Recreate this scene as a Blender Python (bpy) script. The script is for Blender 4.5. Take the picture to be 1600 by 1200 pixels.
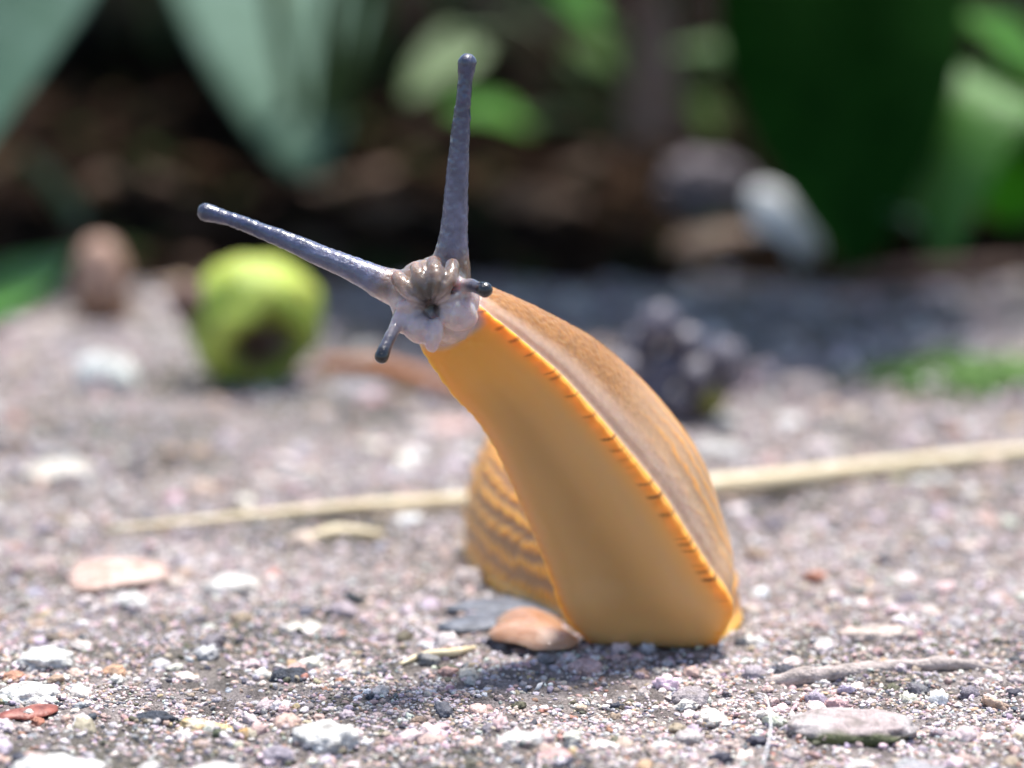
# Macro scene of a rearing slug on old concrete. One Blender unit = one centimetre.
import bpy, bmesh, math, random
import numpy as np
from mathutils import Vector, Matrix
from mathutils.bvhtree import BVHTree

for o in list(bpy.data.objects):
    bpy.data.objects.remove(o, do_unlink=True)
scene = bpy.context.scene
COL = scene.collection
R = math.radians

# ------------------------------------------------------------------ camera
CAM_H = 7.4
PITCH = R(11.7)
FPX = 5000.0                      # focal length in pixels of the 1600 px wide photograph
cam_data = bpy.data.cameras.new('camera')
cam = bpy.data.objects.new('camera', cam_data)
COL.objects.link(cam)
cam.location = (0, 0, CAM_H)
cam.rotation_euler = (R(90) - PITCH, 0, 0)
cam_data.sensor_width = 36.0
cam_data.lens = 36.0 * FPX / 1600.0
cam_data.clip_start = 0.1
cam_data.clip_end = 3000
cam_data.dof.use_dof = True
cam_data.dof.focus_distance = 24.68
cam_data.dof.aperture_fstop = 0.16
cam_data.dof.aperture_blades = 0
scene.camera = cam

# ------------------------------------------------------------------ world, sun, exposure
SUN_EL, SUN_AZ = R(75), R(28)    # azimuth from +Y (away from the camera), positive = to the right
world = bpy.data.worlds.new('World')
scene.world = world
world.use_nodes = True
nt = world.node_tree
for n in list(nt.nodes):
    nt.nodes.remove(n)
sky = nt.nodes.new('ShaderNodeTexSky')
sky.sky_type = 'NISHITA'
sky.sun_disc = False
sky.sun_elevation = SUN_EL
sky.sun_rotation = SUN_AZ
bgn = nt.nodes.new('ShaderNodeBackground')
bgn.inputs['Strength'].default_value = 0.105
wo = nt.nodes.new('ShaderNodeOutputWorld')
nt.links.new(sky.outputs[0], bgn.inputs['Color'])
nt.links.new(bgn.outputs[0], wo.inputs['Surface'])

sun_d = bpy.data.lights.new('sun', 'SUN')
sun_d.energy = 4.0
sun_d.angle = R(13)       # sun through thin haze: soft shadow edges, broad wet highlights
sun_d.color = (1.0, 0.965, 0.91)
sun = bpy.data.objects.new('sun', sun_d)
COL.objects.link(sun)
sdir = Vector((math.sin(SUN_AZ) * math.cos(SUN_EL), math.cos(SUN_AZ) * math.cos(SUN_EL), math.sin(SUN_EL)))
sun.rotation_euler = (-sdir).to_track_quat('-Z', 'Y').to_euler()
sun.location = sdir * 60

vs = scene.view_settings
vs.view_transform = 'Standard'
vs.look = 'None'
vs.exposure = 1.12
vs.gamma = 1.0
vs.use_curve_mapping = False
scene.render.engine = 'CYCLES'
try:
    scene.cycles.use_denoising = True
except Exception:
    pass

# ------------------------------------------------------------------ helpers
SP, CP = math.sin(PITCH), math.cos(PITCH)

def P(x, y, d):
    """point seen at photograph pixel (x, y) at distance d along the view axis"""
    u, v = (x - 800) / FPX, (600 - y) / FPX
    return Vector((u * d, d * (v * SP + CP), CAM_H + d * (v * CP - SP)))

def GD(y):
    v = (600 - y) / FPX
    return CAM_H / (SP - v * CP)

def G(x, y, z=0.0):
    """point of the ground plane seen at pixel (x, y)"""
    v = (600 - y) / FPX
    return P(x, y, (CAM_H - z) / (SP - v * CP))

def hash3(ix, iy, iz, seed):
    n = (ix * 374761393 + iy * 668265263 + iz * 2147483647 + seed * 1274126177) & 0xffffffff
    n = ((n ^ (n >> 13)) * 1274126177) & 0xffffffff
    n = ((n ^ (n >> 16)) * 2246822519) & 0xffffffff
    return ((n ^ (n >> 15)) & 0xffffff) / float(0xffffff)

def noise(p, scale=1.0, seed=0):
    """smooth value noise in -1..1 for an (n, 3) array"""
    q = np.asarray(p, dtype=np.float64) * scale
    i = np.floor(q).astype(np.int64)
    f = q - i
    f = f * f * (3 - 2 * f)
    r = 0
    for dx in (0, 1):
        wx = f[:, 0] if dx else 1 - f[:, 0]
        for dy in (0, 1):
            wy = f[:, 1] if dy else 1 - f[:, 1]
            for dz in (0, 1):
                wz = f[:, 2] if dz else 1 - f[:, 2]
                r = r + wx * wy * wz * hash3(i[:, 0] + dx, i[:, 1] + dy, i[:, 2] + dz, seed)
    return r * 2 - 1

def fbm(p, scale, octaves=3, seed=0):
    a, r, t = 1.0, 0, 0
    for k in range(octaves):
        r = r + a * noise(p, scale * 2 ** k, seed + 17 * k)
        t += a
        a *= 0.5
    return r / t

def sstep(a, b, x):
    t = np.clip((x - a) / (b - a), 0, 1)
    return t * t * (3 - 2 * t)

def mixc(a, b, t):
    a, b = np.asarray(a, dtype=float), np.asarray(b, dtype=float)
    return a * (1 - t[:, None]) + b * t[:, None]

def new_mesh(name, v, f, smooth=True):
    me = bpy.data.meshes.new(name)
    v = np.asarray(v, dtype=np.float32)
    if isinstance(f, np.ndarray):
        k = f.shape[1]
        me.vertices.add(len(v)); me.vertices.foreach_set('co', v.ravel())
        me.loops.add(f.size); me.loops.foreach_set('vertex_index', f.astype(np.int32).ravel())
        me.polygons.add(len(f))
        me.polygons.foreach_set('loop_start', np.arange(0, f.size, k, dtype=np.int32))
        me.update(calc_edges=True)
    else:
        me.from_pydata([tuple(c) for c in v], [], f)
        me.update()
    me.polygons.foreach_set('use_smooth', np.full(len(me.polygons), smooth, dtype=bool))
    return me

def set_col(me, col, name='Col'):
    a = me.color_attributes.new(name, 'FLOAT_COLOR', 'POINT')
    c = np.ones((len(col), 4), dtype=np.float32)
    c[:, :3] = col
    a.data.foreach_set('color', c.ravel())

def set_val(me, val, name):
    a = me.attributes.new(name, 'FLOAT', 'POINT')
    a.data.foreach_set('value', np.asarray(val, dtype=np.float32))

def link(name, me, mat=None, parent=None):
    o = bpy.data.objects.new(name, me)
    COL.objects.link(o)
    if mat is not None:
        me.materials.append(mat)
    if parent is not None:
        o.parent = parent
    return o

def tag(o, label, cat, group=None, kind=None):
    o['label'] = label
    o['category'] = cat
    if group:
        o['group'] = group
    if kind:
        o['kind'] = kind
    return o

def empty(name, loc):
    o = bpy.data.objects.new(name, None)
    o.empty_display_size = 0.2
    COL.objects.link(o)
    o.location = loc
    return o

def ico(sub):
    bm = bmesh.new()
    bmesh.ops.create_icosphere(bm, subdivisions=sub, radius=1)
    v = np.array([x.co[:] for x in bm.verts])
    f = np.array([[q.index for q in x.verts] for x in bm.faces])
    bm.free()
    return v, f

ICO = {k: ico(k) for k in (1, 2, 3, 4, 5)}

def chain_tube(pts, rad, seg=20, close=True, spin=None, sub=1):
    """tube along points with a radius per point; returns verts, faces (quads + caps)"""
    pts = np.array([tuple(p) for p in pts], dtype=float)
    rad = np.array(rad, dtype=float)
    if sub > 1:
        pts, rad = resample(pts, rad, sub)
    n = len(pts)
    tan = np.gradient(pts, axis=0)
    tan /= np.linalg.norm(tan, axis=1)[:, None] + 1e-12
    ref = np.array([0, 0, 1.0]) if abs(tan[0][2]) < 0.9 else np.array([1.0, 0, 0])
    vs_, fs = [], []
    u = np.cross(tan[0], ref); u /= np.linalg.norm(u)
    for i in range(n):
        u = u - tan[i] * np.dot(u, tan[i]); u /= np.linalg.norm(u)
        w = np.cross(tan[i], u)
        for k in range(seg):
            a = 2 * math.pi * k / seg
            vs_.append(pts[i] + rad[i] * (math.cos(a) * u + math.sin(a) * w))
    for i in range(n - 1):
        for k in range(seg):
            k2 = (k + 1) % seg
            fs.append((i * seg + k, i * seg + k2, (i + 1) * seg + k2, (i + 1) * seg + k))
    if close:
        fs.append(tuple(reversed(range(seg))))
        fs.append(tuple((n - 1) * seg + k for k in range(seg)))
    return vs_, fs

def catmull(arr, t):
    """arr (n, m) control rows; t array of fractional row numbers"""
    arr = np.asarray(arr, dtype=float)
    n = len(arr)
    i = np.clip(np.floor(t).astype(int), 0, n - 2)
    f = (t - i)[:, None]
    p1, p2 = arr[i], arr[i + 1]
    p0 = np.where((i > 0)[:, None], arr[np.maximum(i - 1, 0)], 2 * p1 - p2)
    p3 = np.where((i < n - 2)[:, None], arr[np.minimum(i + 2, n - 1)], 2 * p2 - p1)
    return 0.5 * (2 * p1 + (p2 - p0) * f + (2 * p0 - 5 * p1 + 4 * p2 - p3) * f ** 2 + (3 * p1 - p0 - 3 * p2 + p3) * f ** 3)

def resample(pts, rad, sub):
    a = np.column_stack([pts, rad])
    t = np.linspace(0, len(pts) - 1, (len(pts) - 1) * sub + 1)
    b = catmull(a, t)
    return b[:, :3], np.maximum(b[:, 3], 1e-3)

# ------------------------------------------------------------------ materials
def mat_new(name):
    m = bpy.data.materials.new(name)
    m.use_nodes = True
    t = m.node_tree
    b = t.nodes['Principled BSDF']
    return m, t, b

def node(t, typ, **kw):
    n = t.nodes.new(typ)
    for k, v in kw.items():
        if k in n.inputs:
            n.inputs[k].default_value = v
        else:
            setattr(n, k, v)
    return n

def add_bump(t, b, specs, coord='Object'):
    """specs: list of (scale, strength distance)"""
    tc = node(t, 'ShaderNodeTexCoord')
    prev = None
    for sc, dist in specs:
        nz = node(t, 'ShaderNodeTexNoise', Scale=sc, Detail=3.0, Roughness=0.6)
        t.links.new(tc.outputs[coord], nz.inputs['Vector'])
        bp = node(t, 'ShaderNodeBump', Strength=1.0, Distance=dist)
        t.links.new(nz.outputs['Fac'], bp.inputs['Height'])
        if prev is not None:
            t.links.new(prev.outputs[0], bp.inputs['Normal'])
        prev = bp
    t.links.new(prev.outputs[0], b.inputs['Normal'])
    return tc

def mat_vcol(name, rough=0.75, bumps=((40, 0.01),), var=0.25, vscale=18.0, sss=0.0, srad=(0.1, 0.05, 0.03), coat=0.0, spec=0.4):
    """base colour from the Col attribute, broken up by noise"""
    m, t, b = mat_new(name)
    at = node(t, 'ShaderNodeAttribute'); at.attribute_name = 'Col'
    tc = add_bump(t, b, bumps)
    nz = node(t, 'ShaderNodeTexNoise', Scale=vscale, Detail=4.0, Roughness=0.65)
    t.links.new(tc.outputs['Object'], nz.inputs['Vector'])
    mr = node(t, 'ShaderNodeMapRange')
    mr.inputs['From Min'].default_value = 0.25; mr.inputs['From Max'].default_value = 0.75
    mr.inputs['To Min'].default_value = 1 - var; mr.inputs['To Max'].default_value = 1 + var
    t.links.new(nz.outputs['Fac'], mr.inputs['Value'])
    mx = node(t, 'ShaderNodeVectorMath', operation='SCALE')
    t.links.new(at.outputs['Color'], mx.inputs[0])
    t.links.new(mr.outputs[0], mx.inputs['Scale'])
    t.links.new(mx.outputs[0], b.inputs['Base Color'])
    b.inputs['Roughness'].default_value = rough
    b.inputs['Specular IOR Level'].default_value = spec
    b.inputs['Coat Weight'].default_value = coat
    b.inputs['Coat Roughness'].default_value = 0.15
    if sss > 0:
        b.inputs['Subsurface Weight'].default_value = sss
        b.inputs['Subsurface Radius'].default_value = srad
        b.inputs['Subsurface Scale'].default_value = 1.0
    return m

def mat_two(name, c1, c2, scale=6.0, rough=0.7, bumps=((30, 0.02),), spec=0.4, sss=0.0, srad=(0.1, 0.06, 0.03), stretch=(1, 1, 1), lo=0.35, hi=0.65, coat=0.0):
    """two colours mixed by noise"""
    m, t, b = mat_new(name)
    tc = add_bump(t, b, bumps)
    mp = node(t, 'ShaderNodeMapping')
    mp.inputs['Scale'].default_value = stretch
    t.links.new(tc.outputs['Object'], mp.inputs['Vector'])
    nz = node(t, 'ShaderNodeTexNoise', Scale=scale, Detail=5.0, Roughness=0.6)
    t.links.new(mp.outputs[0], nz.inputs['Vector'])
    rp = node(t, 'ShaderNodeValToRGB')
    rp.color_ramp.elements[0].position = lo; rp.color_ramp.elements[0].color = (*c1, 1)
    rp.color_ramp.elements[1].position = hi; rp.color_ramp.elements[1].color = (*c2, 1)
    t.links.new(nz.outputs['Fac'], rp.inputs['Fac'])
    t.links.new(rp.outputs['Color'], b.inputs['Base Color'])
    b.inputs['Roughness'].default_value = rough
    b.inputs['Specular IOR Level'].default_value = spec
    b.inputs['Coat Weight'].default_value = coat
    if sss > 0:
        b.inputs['Subsurface Weight'].default_value = sss
        b.inputs['Subsurface Radius'].default_value = srad
        b.inputs['Subsurface Scale'].default_value = 1.0
    return m

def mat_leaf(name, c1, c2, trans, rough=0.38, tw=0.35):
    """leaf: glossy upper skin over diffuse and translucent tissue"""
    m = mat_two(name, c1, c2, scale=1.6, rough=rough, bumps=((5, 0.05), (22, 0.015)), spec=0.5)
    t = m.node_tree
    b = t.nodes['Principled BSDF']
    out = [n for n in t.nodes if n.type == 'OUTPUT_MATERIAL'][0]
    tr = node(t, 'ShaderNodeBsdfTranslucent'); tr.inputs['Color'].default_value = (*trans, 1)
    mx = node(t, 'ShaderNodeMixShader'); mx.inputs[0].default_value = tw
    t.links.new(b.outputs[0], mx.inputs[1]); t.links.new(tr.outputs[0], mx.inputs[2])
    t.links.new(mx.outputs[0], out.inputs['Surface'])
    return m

M = {}
M['grain'] = mat_vcol('sand_grain', rough=0.62, bumps=((30, 0.02), (110, 0.006)), var=0.3, vscale=35, spec=0.5)
M['concrete'] = mat_vcol('old_concrete', rough=0.85, bumps=((14, 0.04), (40, 0.04), (90, 0.02)), var=0.75, vscale=42, spec=0.3)
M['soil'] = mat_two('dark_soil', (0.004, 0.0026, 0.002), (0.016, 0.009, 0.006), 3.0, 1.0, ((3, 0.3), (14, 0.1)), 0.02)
M['pebble'] = mat_vcol('pebble', rough=0.6, bumps=((12, 0.05), (40, 0.025), (110, 0.008)), var=0.4, vscale=16, spec=0.5)

# ------------------------------------------------------------------ ground: old concrete path
rng = np.random.default_rng(7)
random.seed(7)

def axis(lo, hi, dlo, dhi, fine, coarse):
    a = list(np.arange(dlo, dhi, fine))
    x, st = dhi, fine
    while x < hi:
        a.append(x); st = min(st * 1.25, coarse); x += st
    a.append(hi)
    x, st = dlo - fine, fine
    b = []
    while x > lo:
        b.append(x); st = min(st * 1.25, coarse); x -= st
    b.append(lo)
    return np.array(b[::-1] + a)

def ground_h(p):
    """height of the concrete at (n, 3) points"""
    h = 0.05 * fbm(p, 0.9, 2, 3) + 0.034 * noise(p, 3.6, 5) + 0.022 * noise(p, 9.0, 9) + 0.010 * noise(p, 21.0, 10)
    calm = np.exp(-(((p[:, 0] - 0.9) / 1.0) ** 2 + ((p[:, 1] - 26.4) / 1.8) ** 2))
    return h * (1 - 0.75 * calm)

gx = axis(-220, 220, -5.5, 5.5, 0.045, 12)
gy = axis(-120, 43.2, 21.5, 32.0, 0.045, 6)
XX, YY = np.meshgrid(gx, gy)
gp = np.column_stack([XX.ravel(), YY.ravel(), np.zeros(XX.size)])
gp[:, 2] = ground_h(gp) - 0.03
ny, nx = XX.shape
idx = np.arange(nx * ny).reshape(ny, nx)
gf = np.column_stack([idx[:-1, :-1].ravel(), idx[:-1, 1:].ravel(), idx[1:, 1:].ravel(), idx[1:, :-1].ravel()])
me = new_mesh('concrete_path', gp, gf)
flat = gp * [1, 1, 0]
mossy = sstep(0.05, 0.5, fbm(flat, 0.55, 3, 31))
tone = sstep(-0.4, 0.4, noise(flat, 8, 33))
gc = mixc((0.18, 0.152, 0.142), (0.34, 0.29, 0.275), tone)
gc = mixc(gc, np.array([0.105, 0.10, 0.075]), mossy * 0.8)
set_col(me, gc)
path = link('concrete_path', me, M['concrete'])
path['kind'] = 'structure'
path['label'] = 'weathered concrete path with exposed sand and grit'

# soil bed behind the path
sx = axis(-260, 260, -16, 16, 0.5, 15)
sy = axis(41.2, 420, 42.0, 70.0, 0.45, 18)
XX, YY = np.meshgrid(sx, sy)
sp = np.column_stack([XX.ravel(), YY.ravel(), np.zeros(XX.size)])
edge = sp[:, 1] - 43.0 + 0.5 * noise(sp, 0.35, 40) + 0.25 * noise(sp, 1.1, 41)
sp[:, 2] = -0.35 + 0.42 * sstep(-1.2, 0.6, edge) + 0.5 * sstep(0, 14, edge) + (0.32 * fbm(sp, 0.5, 3, 43) + 0.12 * noise(sp, 1.9, 44)) * sstep(-1.0, 2.0, edge)
ny, nx = XX.shape
idx = np.arange(nx * ny).reshape(ny, nx)
sf = np.column_stack([idx[:-1, :-1].ravel(), idx[:-1, 1:].ravel(), idx[1:, 1:].ravel(), idx[1:, :-1].ravel()])
soil = link('soil', new_mesh('soil', sp, sf), M['soil'])
soil['kind'] = 'structure'
soil['label'] = 'dark garden soil behind the concrete path'

# ------------------------------------------------------------------ grit
PAL = np.array([
    (0.62, 0.58, 0.56), (0.52, 0.47, 0.45), (0.70, 0.66, 0.63), (0.48, 0.37, 0.31),
    (0.56, 0.42, 0.385), (0.42, 0.395, 0.425), (0.30, 0.275, 0.27), (0.16, 0.16, 0.18),
    (0.055, 0.06, 0.08), (0.36, 0.28, 0.21), (0.52, 0.40, 0.24), (0.40, 0.20, 0.13),
    (0.12, 0.115, 0.075), (0.74, 0.72, 0.71)])
PW_L = np.array([13, 14, 9, 10, 11, 9, 5, 3.5, 2.2, 7, 1.6, 1.0, 1.2, 7])
PW_D = np.array([5, 7, 3, 6, 5, 10, 11, 10, 7, 7, 0.8, 0.5, 9, 1.5])

def rocks(centers, radii, seed, sub, flat=(0.45, 0.9), sink=0.45, jag=0.3):
    """one mesh array of irregular rounded grains"""
    v0, f0 = ICO[sub]
    rg = np.random.default_rng(seed)
    n, k = len(centers), len(v0)
    q = rg.normal(size=(n, 4)); q /= np.linalg.norm(q, axis=1)[:, None]
    w, x, y, z = q.T
    Rm = np.stack([np.stack([1 - 2 * (y * y + z * z), 2 * (x * y - z * w), 2 * (x * z + y * w)], -1),
                   np.stack([2 * (x * y + z * w), 1 - 2 * (x * x + z * z), 2 * (y * z - x * w)], -1),
                   np.stack([2 * (x * z - y * w), 2 * (y * z + x * w), 1 - 2 * (x * x + y * y)], -1)], 1)
    sc = np.column_stack([rg.uniform(0.75, 1.3, n), rg.uniform(0.65, 1.1, n), rg.uniform(*flat, n)])
    d = 1 + jag * rg.uniform(-1, 1, (n, k))
    v = v0[None] * d[..., None] * sc[:, None, :]
    # tumble, then squash a little in z so that the grains lie down
    v = np.einsum('nij,nkj->nki', Rm, v)
    v[..., 2] *= 0.75
    v = v * radii[:, None, None]
    c = centers.copy()
    c[:, 2] += radii * (0.5 - sink)
    v = v + c[:, None, :]
    f = (f0[None] + (np.arange(n) * k)[:, None, None]).reshape(-1, 3)
    return v.reshape(-1, 3), f, k

def grain_cols(pts, seed):
    rg = np.random.default_rng(seed)
    fl = pts * [1, 1, 0]
    dark = sstep(0.0, 0.45, fbm(fl, 0.55, 3, 31))
    dark = np.clip(dark + 0.35 * sstep(0.1, 0.6, noise(fl, 2.2, 36)), 0, 1)
    a = PW_L / PW_L.sum(); b = PW_D / PW_D.sum()
    cl, cd = np.cumsum(a), np.cumsum(b)
    r = rg.random(len(pts))
    il, idk = np.searchsorted(cl, r), np.searchsorted(cd, r)
    pick = np.where(rg.random(len(pts)) < dark, idk, il)
    pick = np.clip(pick, 0, len(PAL) - 1)
    c = PAL[pick] * rg.uniform(0.8, 1.15, len(pts))[:, None]
    c = c * np.array([1.02, 0.965, 0.98]) * (1 + 0.06 * rg.normal(size=(len(pts), 3)))
    return np.clip(c, 0.02, 0.8)

def scatter(n, x0, x1, y0, y1, rlo, rhi, power, seed, widen=True, thin=False):
    rg = np.random.default_rng(seed)
    y = rg.uniform(y0, y1, n)
    x = rg.uniform(x0, x1, n)
    if widen:
        x = x * (y / 25.0)
    r = rlo + (rhi - rlo) * rg.random(n) ** power
    p = np.column_stack([x, y, np.zeros(n)])
    if thin:      # bare patches of cement between the drifts of sand
        keep = rg.random(n) < 0.18 + 0.82 * sstep(-0.35, 0.15, fbm(p, 1.5, 3, 131) + 0.35 * noise(p, 7, 132))
        p, r = p[keep], r[keep]
    p[:, 2] = ground_h(p) - 0.03
    return p, r

def grit(name, batches, label, seed):
    V, F, C = [], [], []
    off = 0
    for i, (p, r, sub) in enumerate(batches):
        v, f, k = rocks(p, r, seed + i, sub)
        V.append(v); F.append(f + off); off += len(v)
        C.append(np.repeat(grain_cols(p, seed + 50 + i), k, axis=0))
    me = new_mesh(name, np.concatenate(V), np.concatenate(F))
    set_col(me, np.concatenate(C))
    o = link(name, me, M['grain'])
    tag(o, label, 'grit', kind='stuff')
    return o

near = [(*scatter(56000, -4.6, 4.6, 22.0, 28.5, 0.010, 0.030, 1.7, 101, thin=True), 1),
        (*scatter(5200, -4.6, 4.6, 22.0, 28.5, 0.02, 0.042, 2.0, 102), 2),
        (*scatter(620, -4.6, 4.6, 22.0, 28.5, 0.04, 0.11, 2.2, 103), 3)]
far = [(*scatter(15000, -4.6, 4.6, 28.5, 36, 0.018, 0.05, 2.0, 111), 1),
       (*scatter(9000, -5.2, 5.2, 36, 43.0, 0.03, 0.07, 2.0, 112), 1),
       (*scatter(1100, -4.6, 4.6, 28.5, 43, 0.05, 0.16, 2.4, 113), 2)]
grit('sand_grains', near, 'pale and dark sand grains loose on the concrete around the slug', 200)
grit('grit', far, 'blurred coarse grit strewn over the path behind the slug', 300)

# ------------------------------------------------------------------ slug
# stations: image-left sole edge L, image-right sole edge R, dorsal apex A
tail_c = [(0.52, 29.75), (0.40, 29.35), (0.26, 28.85), (0.19, 28.25), (0.34, 27.5), (0.68, 26.8)]
tail_w = [0.06, 0.28, 0.49, 0.625, 0.64, 0.66]
tail_h = [0.10, 0.54, 0.96, 1.22, 1.12, 1.0]
ST = []
tc_ = np.array(tail_c)
hd = np.gradient(tc_, axis=0); hd /= np.linalg.norm(hd, axis=1)[:, None]
for (cx, cy), (fx, fy), w_, h_ in zip(tail_c, hd, tail_w, tail_h):
    ST.append([cx + w_ * fy, cy - w_ * fx, -0.02, cx - w_ * fy, cy + w_ * fx, -0.02, cx, cy, h_])
def add_st(Lp, Rp, A):
    ST.append([*Lp, *Rp, *A])
Lg, Rg = G(884, 972), G(1156, 958)
add_st((Lg.x, Lg.y, -0.02), (Rg.x, Rg.y, -0.02), (1.08, 26.45, 1.0))
Lg, Rg = G(922, 1003), G(1118, 1006)
add_st((Lg.x, Lg.y, -0.02), (Rg.x, Rg.y, -0.02), (1.22, 26.2, 0.98))
raised = [  # L pixel, R pixel, centre depth, depth difference R-L, dorsal offset
    ((884, 958), (1140, 952), 25.95, -0.10, (0.20, 0.98, 0.70)),
    ((862, 900), (1102, 895), 25.82, -0.22, (0.40, 0.90, 0.52)),
    ((843, 850), (1064, 838), 25.70, -0.30, (0.54, 0.84, 0.44)),
    ((824, 805), (1022, 775), 25.58, -0.36, (0.60, 0.78, 0.42)),
    ((800, 750), (971, 712), 25.44, -0.38, (0.60, 0.74, 0.42)),
    ((775, 697), (921, 652), 25.30, -0.38, (0.56, 0.70, 0.40)),
    ((745, 652), (871, 595), 25.16, -0.34, (0.48, 0.63, 0.38)),
    ((712, 618), (826, 553), 25.02, -0.30, (0.40, 0.56, 0.34)),
    ((685, 580), (787, 518), 24.90, -0.24, (0.30, 0.48, 0.30)),
    ((663, 548), (754, 490), 24.82, -0.18, (0.20, 0.42, 0.26)),
    ((648, 518), (728, 462), 24.82, -0.10, (0.10, 0.36, 0.18)),
]
for lp, rp, dc, dd, D in raised:
    Lp, Rp = P(*lp, dc - dd / 2), P(*rp, dc + dd / 2)
    Mp = (Lp + Rp) / 2
    add_st(Lp, Rp, Mp + Vector((D[0] * 1.03, D[1], D[2] * 0.86)))
NS = len(ST)
t_s = np.linspace(0, NS - 1, 620)
SS = catmull(np.array(ST), t_s)
Lr, Rr, Ar = SS[:, 0:3], SS[:, 3:6], SS[:, 6:9]
Mr = (Lr + Rr) / 2; Wr = (Rr - Lr) / 2; Dr = Ar - Mr
NB, ND = 56, 120
u = np.linspace(-1, 1, NB, endpoint=False)                 # sole, L to R
ph = np.linspace(0, math.pi, ND, endpoint=False)           # back, R to L
nexp = 2.0 / 2.5
cc, sn = np.cos(ph), np.sin(ph)
ccp = np.sign(cc) * np.abs(cc) ** nexp
snp = np.abs(sn) ** nexp
lift = sstep(6.2, 8.0, t_s) * np.clip(np.linalg.norm(Wr, axis=1) / 0.6, 0.3, 1.1)                                 # 1 on the raised part
dn = np.linalg.norm(Dr, axis=1)
Du = Dr / dn[:, None]
sole_prof = -0.085 * (1 - u ** 4) + 0.06 * np.exp(-((u + 0.2) / 0.46) ** 2)
soleP = Mr[:, None] + Wr[:, None] * u[None, :, None] + Du[:, None] * sole_prof[None, :, None] * lift[:, None, None]
backP = Mr[:, None] + Wr[:, None] * ccp[None, :, None] + Dr[:, None] * snp[None, :, None]
rings = np.concatenate([soleP, backP], axis=1)
NT = NB + ND
Tval = np.concatenate([u, 1 + 2 * ph / math.pi])           # -1..1 sole, 1..3 back
# a swollen lip (the foot fringe) along both edges
wn = Wr / (np.linalg.norm(Wr, axis=1)[:, None] + 1e-9)
lipR = np.exp(-((Tval - 1.008) / np.where(Tval > 1.008, 0.016, 0.05)) ** 2)
lipL = np.maximum(np.exp(-((Tval - 2.992) / 0.016) ** 2), np.exp(-((Tval + 1.0) / 0.05) ** 2))
groove = np.exp(-((Tval - 1.05) / 0.02) ** 2) + np.exp(-((Tval - 2.95) / 0.02) ** 2)
rings += wn[:, None] * (0.028 * lipR - 0.028 * lipL)[None, :, None] * (0.35 + 0.65 * sstep(6.0, 8.0, t_s))[:, None, None]
rings -= (wn[:, None] * np.sign(np.where(Tval < 2, 1, -1))[None, :, None]) * (0.02 * groove)[None, :, None]
nr = len(t_s)
SV = rings.reshape(-1, 3)
ii = np.arange(nr * NT).reshape(nr, NT)
nxt = np.roll(ii, -1, axis=1)
SF = np.column_stack([ii[:-1].ravel(), nxt[:-1].ravel(), nxt[1:].ravel(), ii[1:].ravel()])
attS = np.repeat(t_s, NT)
attT = np.tile(Tval, nr)
arc = np.concatenate([[0], np.cumsum(np.linalg.norm(np.diff(Rr, axis=0), axis=1))])
attA = np.repeat(arc, NT)

# head and tentacles, as chains of (pixel x, pixel y, depth, pixel radius)
def chain(rows):
    pts = [P(x, y, d) for x, y, d, r in rows]
    rad = [r * d / FPX for x, y, d, r in rows]
    return pts, rad
TENT = {
    'upper_r': [(706, 440, 24.92, 30), (705, 405, 24.86, 29), (708, 375, 24.80, 23.5), (711, 335, 24.74, 20.5), (713.5, 290, 24.68, 18.5),
                (717, 240, 24.62, 16.5), (720.5, 195, 24.57, 14.5), (724.5, 150, 24.52, 12.3), (727.5, 122, 24.50, 11.6), (729, 110, 24.49, 13.2), (730, 98, 24.48, 14.6), (730.5, 90, 24.48, 11.5), (730.7, 85, 24.48, 6.5)],
    'upper_l': [(640, 455, 24.85, 32), (608, 446, 24.82, 28), (577, 432, 24.84, 22.5), (540, 415, 24.88, 18.5), (500, 398.5, 24.94, 16.5),
                (460, 381, 25.01, 15.0), (420, 365, 25.08, 13.2), (385, 351.5, 25.14, 11.8), (356, 341, 25.19, 11.2), (340, 336.5, 25.22, 12.4), (324, 332, 25.24, 14.4), (315, 330, 25.24, 12), (309, 329, 25.24, 7)],
    'lower_l': [(634, 485, 24.62, 17), (622, 503, 24.52, 12.5), (613, 520, 24.45, 9.6), (605, 537, 24.40, 9.0), (599, 550, 24.37, 10.2), (596.5, 557, 24.36, 10.6), (594.5, 562, 24.36, 7)],
    'lower_r': [(705, 450, 24.62, 18), (722, 446, 24.52, 13), (736, 446, 24.42, 10.3), (746, 449, 24.34, 9.6), (754, 451.5, 24.28, 11.0), (758, 452.5, 24.25, 11.2), (761, 453, 24.23, 8)],
}
RIDGE = [  # folds of the head that radiate from the mouth
    [(672, 474, 24.50, 9), (664, 455, 24.42, 11), (654, 432, 24.44, 12), (650, 416, 24.56, 11)],
    [(676, 472, 24.50, 9), (680, 450, 24.40, 12), (680, 426, 24.42, 13), (678, 408, 24.56, 12)],
    [(682, 474, 24.50, 8), (696, 454, 24.42, 10), (704, 432, 24.46, 12), (708, 412, 24.60, 12)],
    [(662, 478, 24.52, 9), (644, 462, 24.44, 12), (629, 444, 24.48, 13), (620, 432, 24.58, 12)],
    [(658, 484, 24.54, 9), (640, 482, 24.50, 11), (624, 476, 24.54, 12)],
    [(690, 480, 24.54, 8), (706, 470, 24.48, 9), (720, 462, 24.50, 10)],
]
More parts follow.
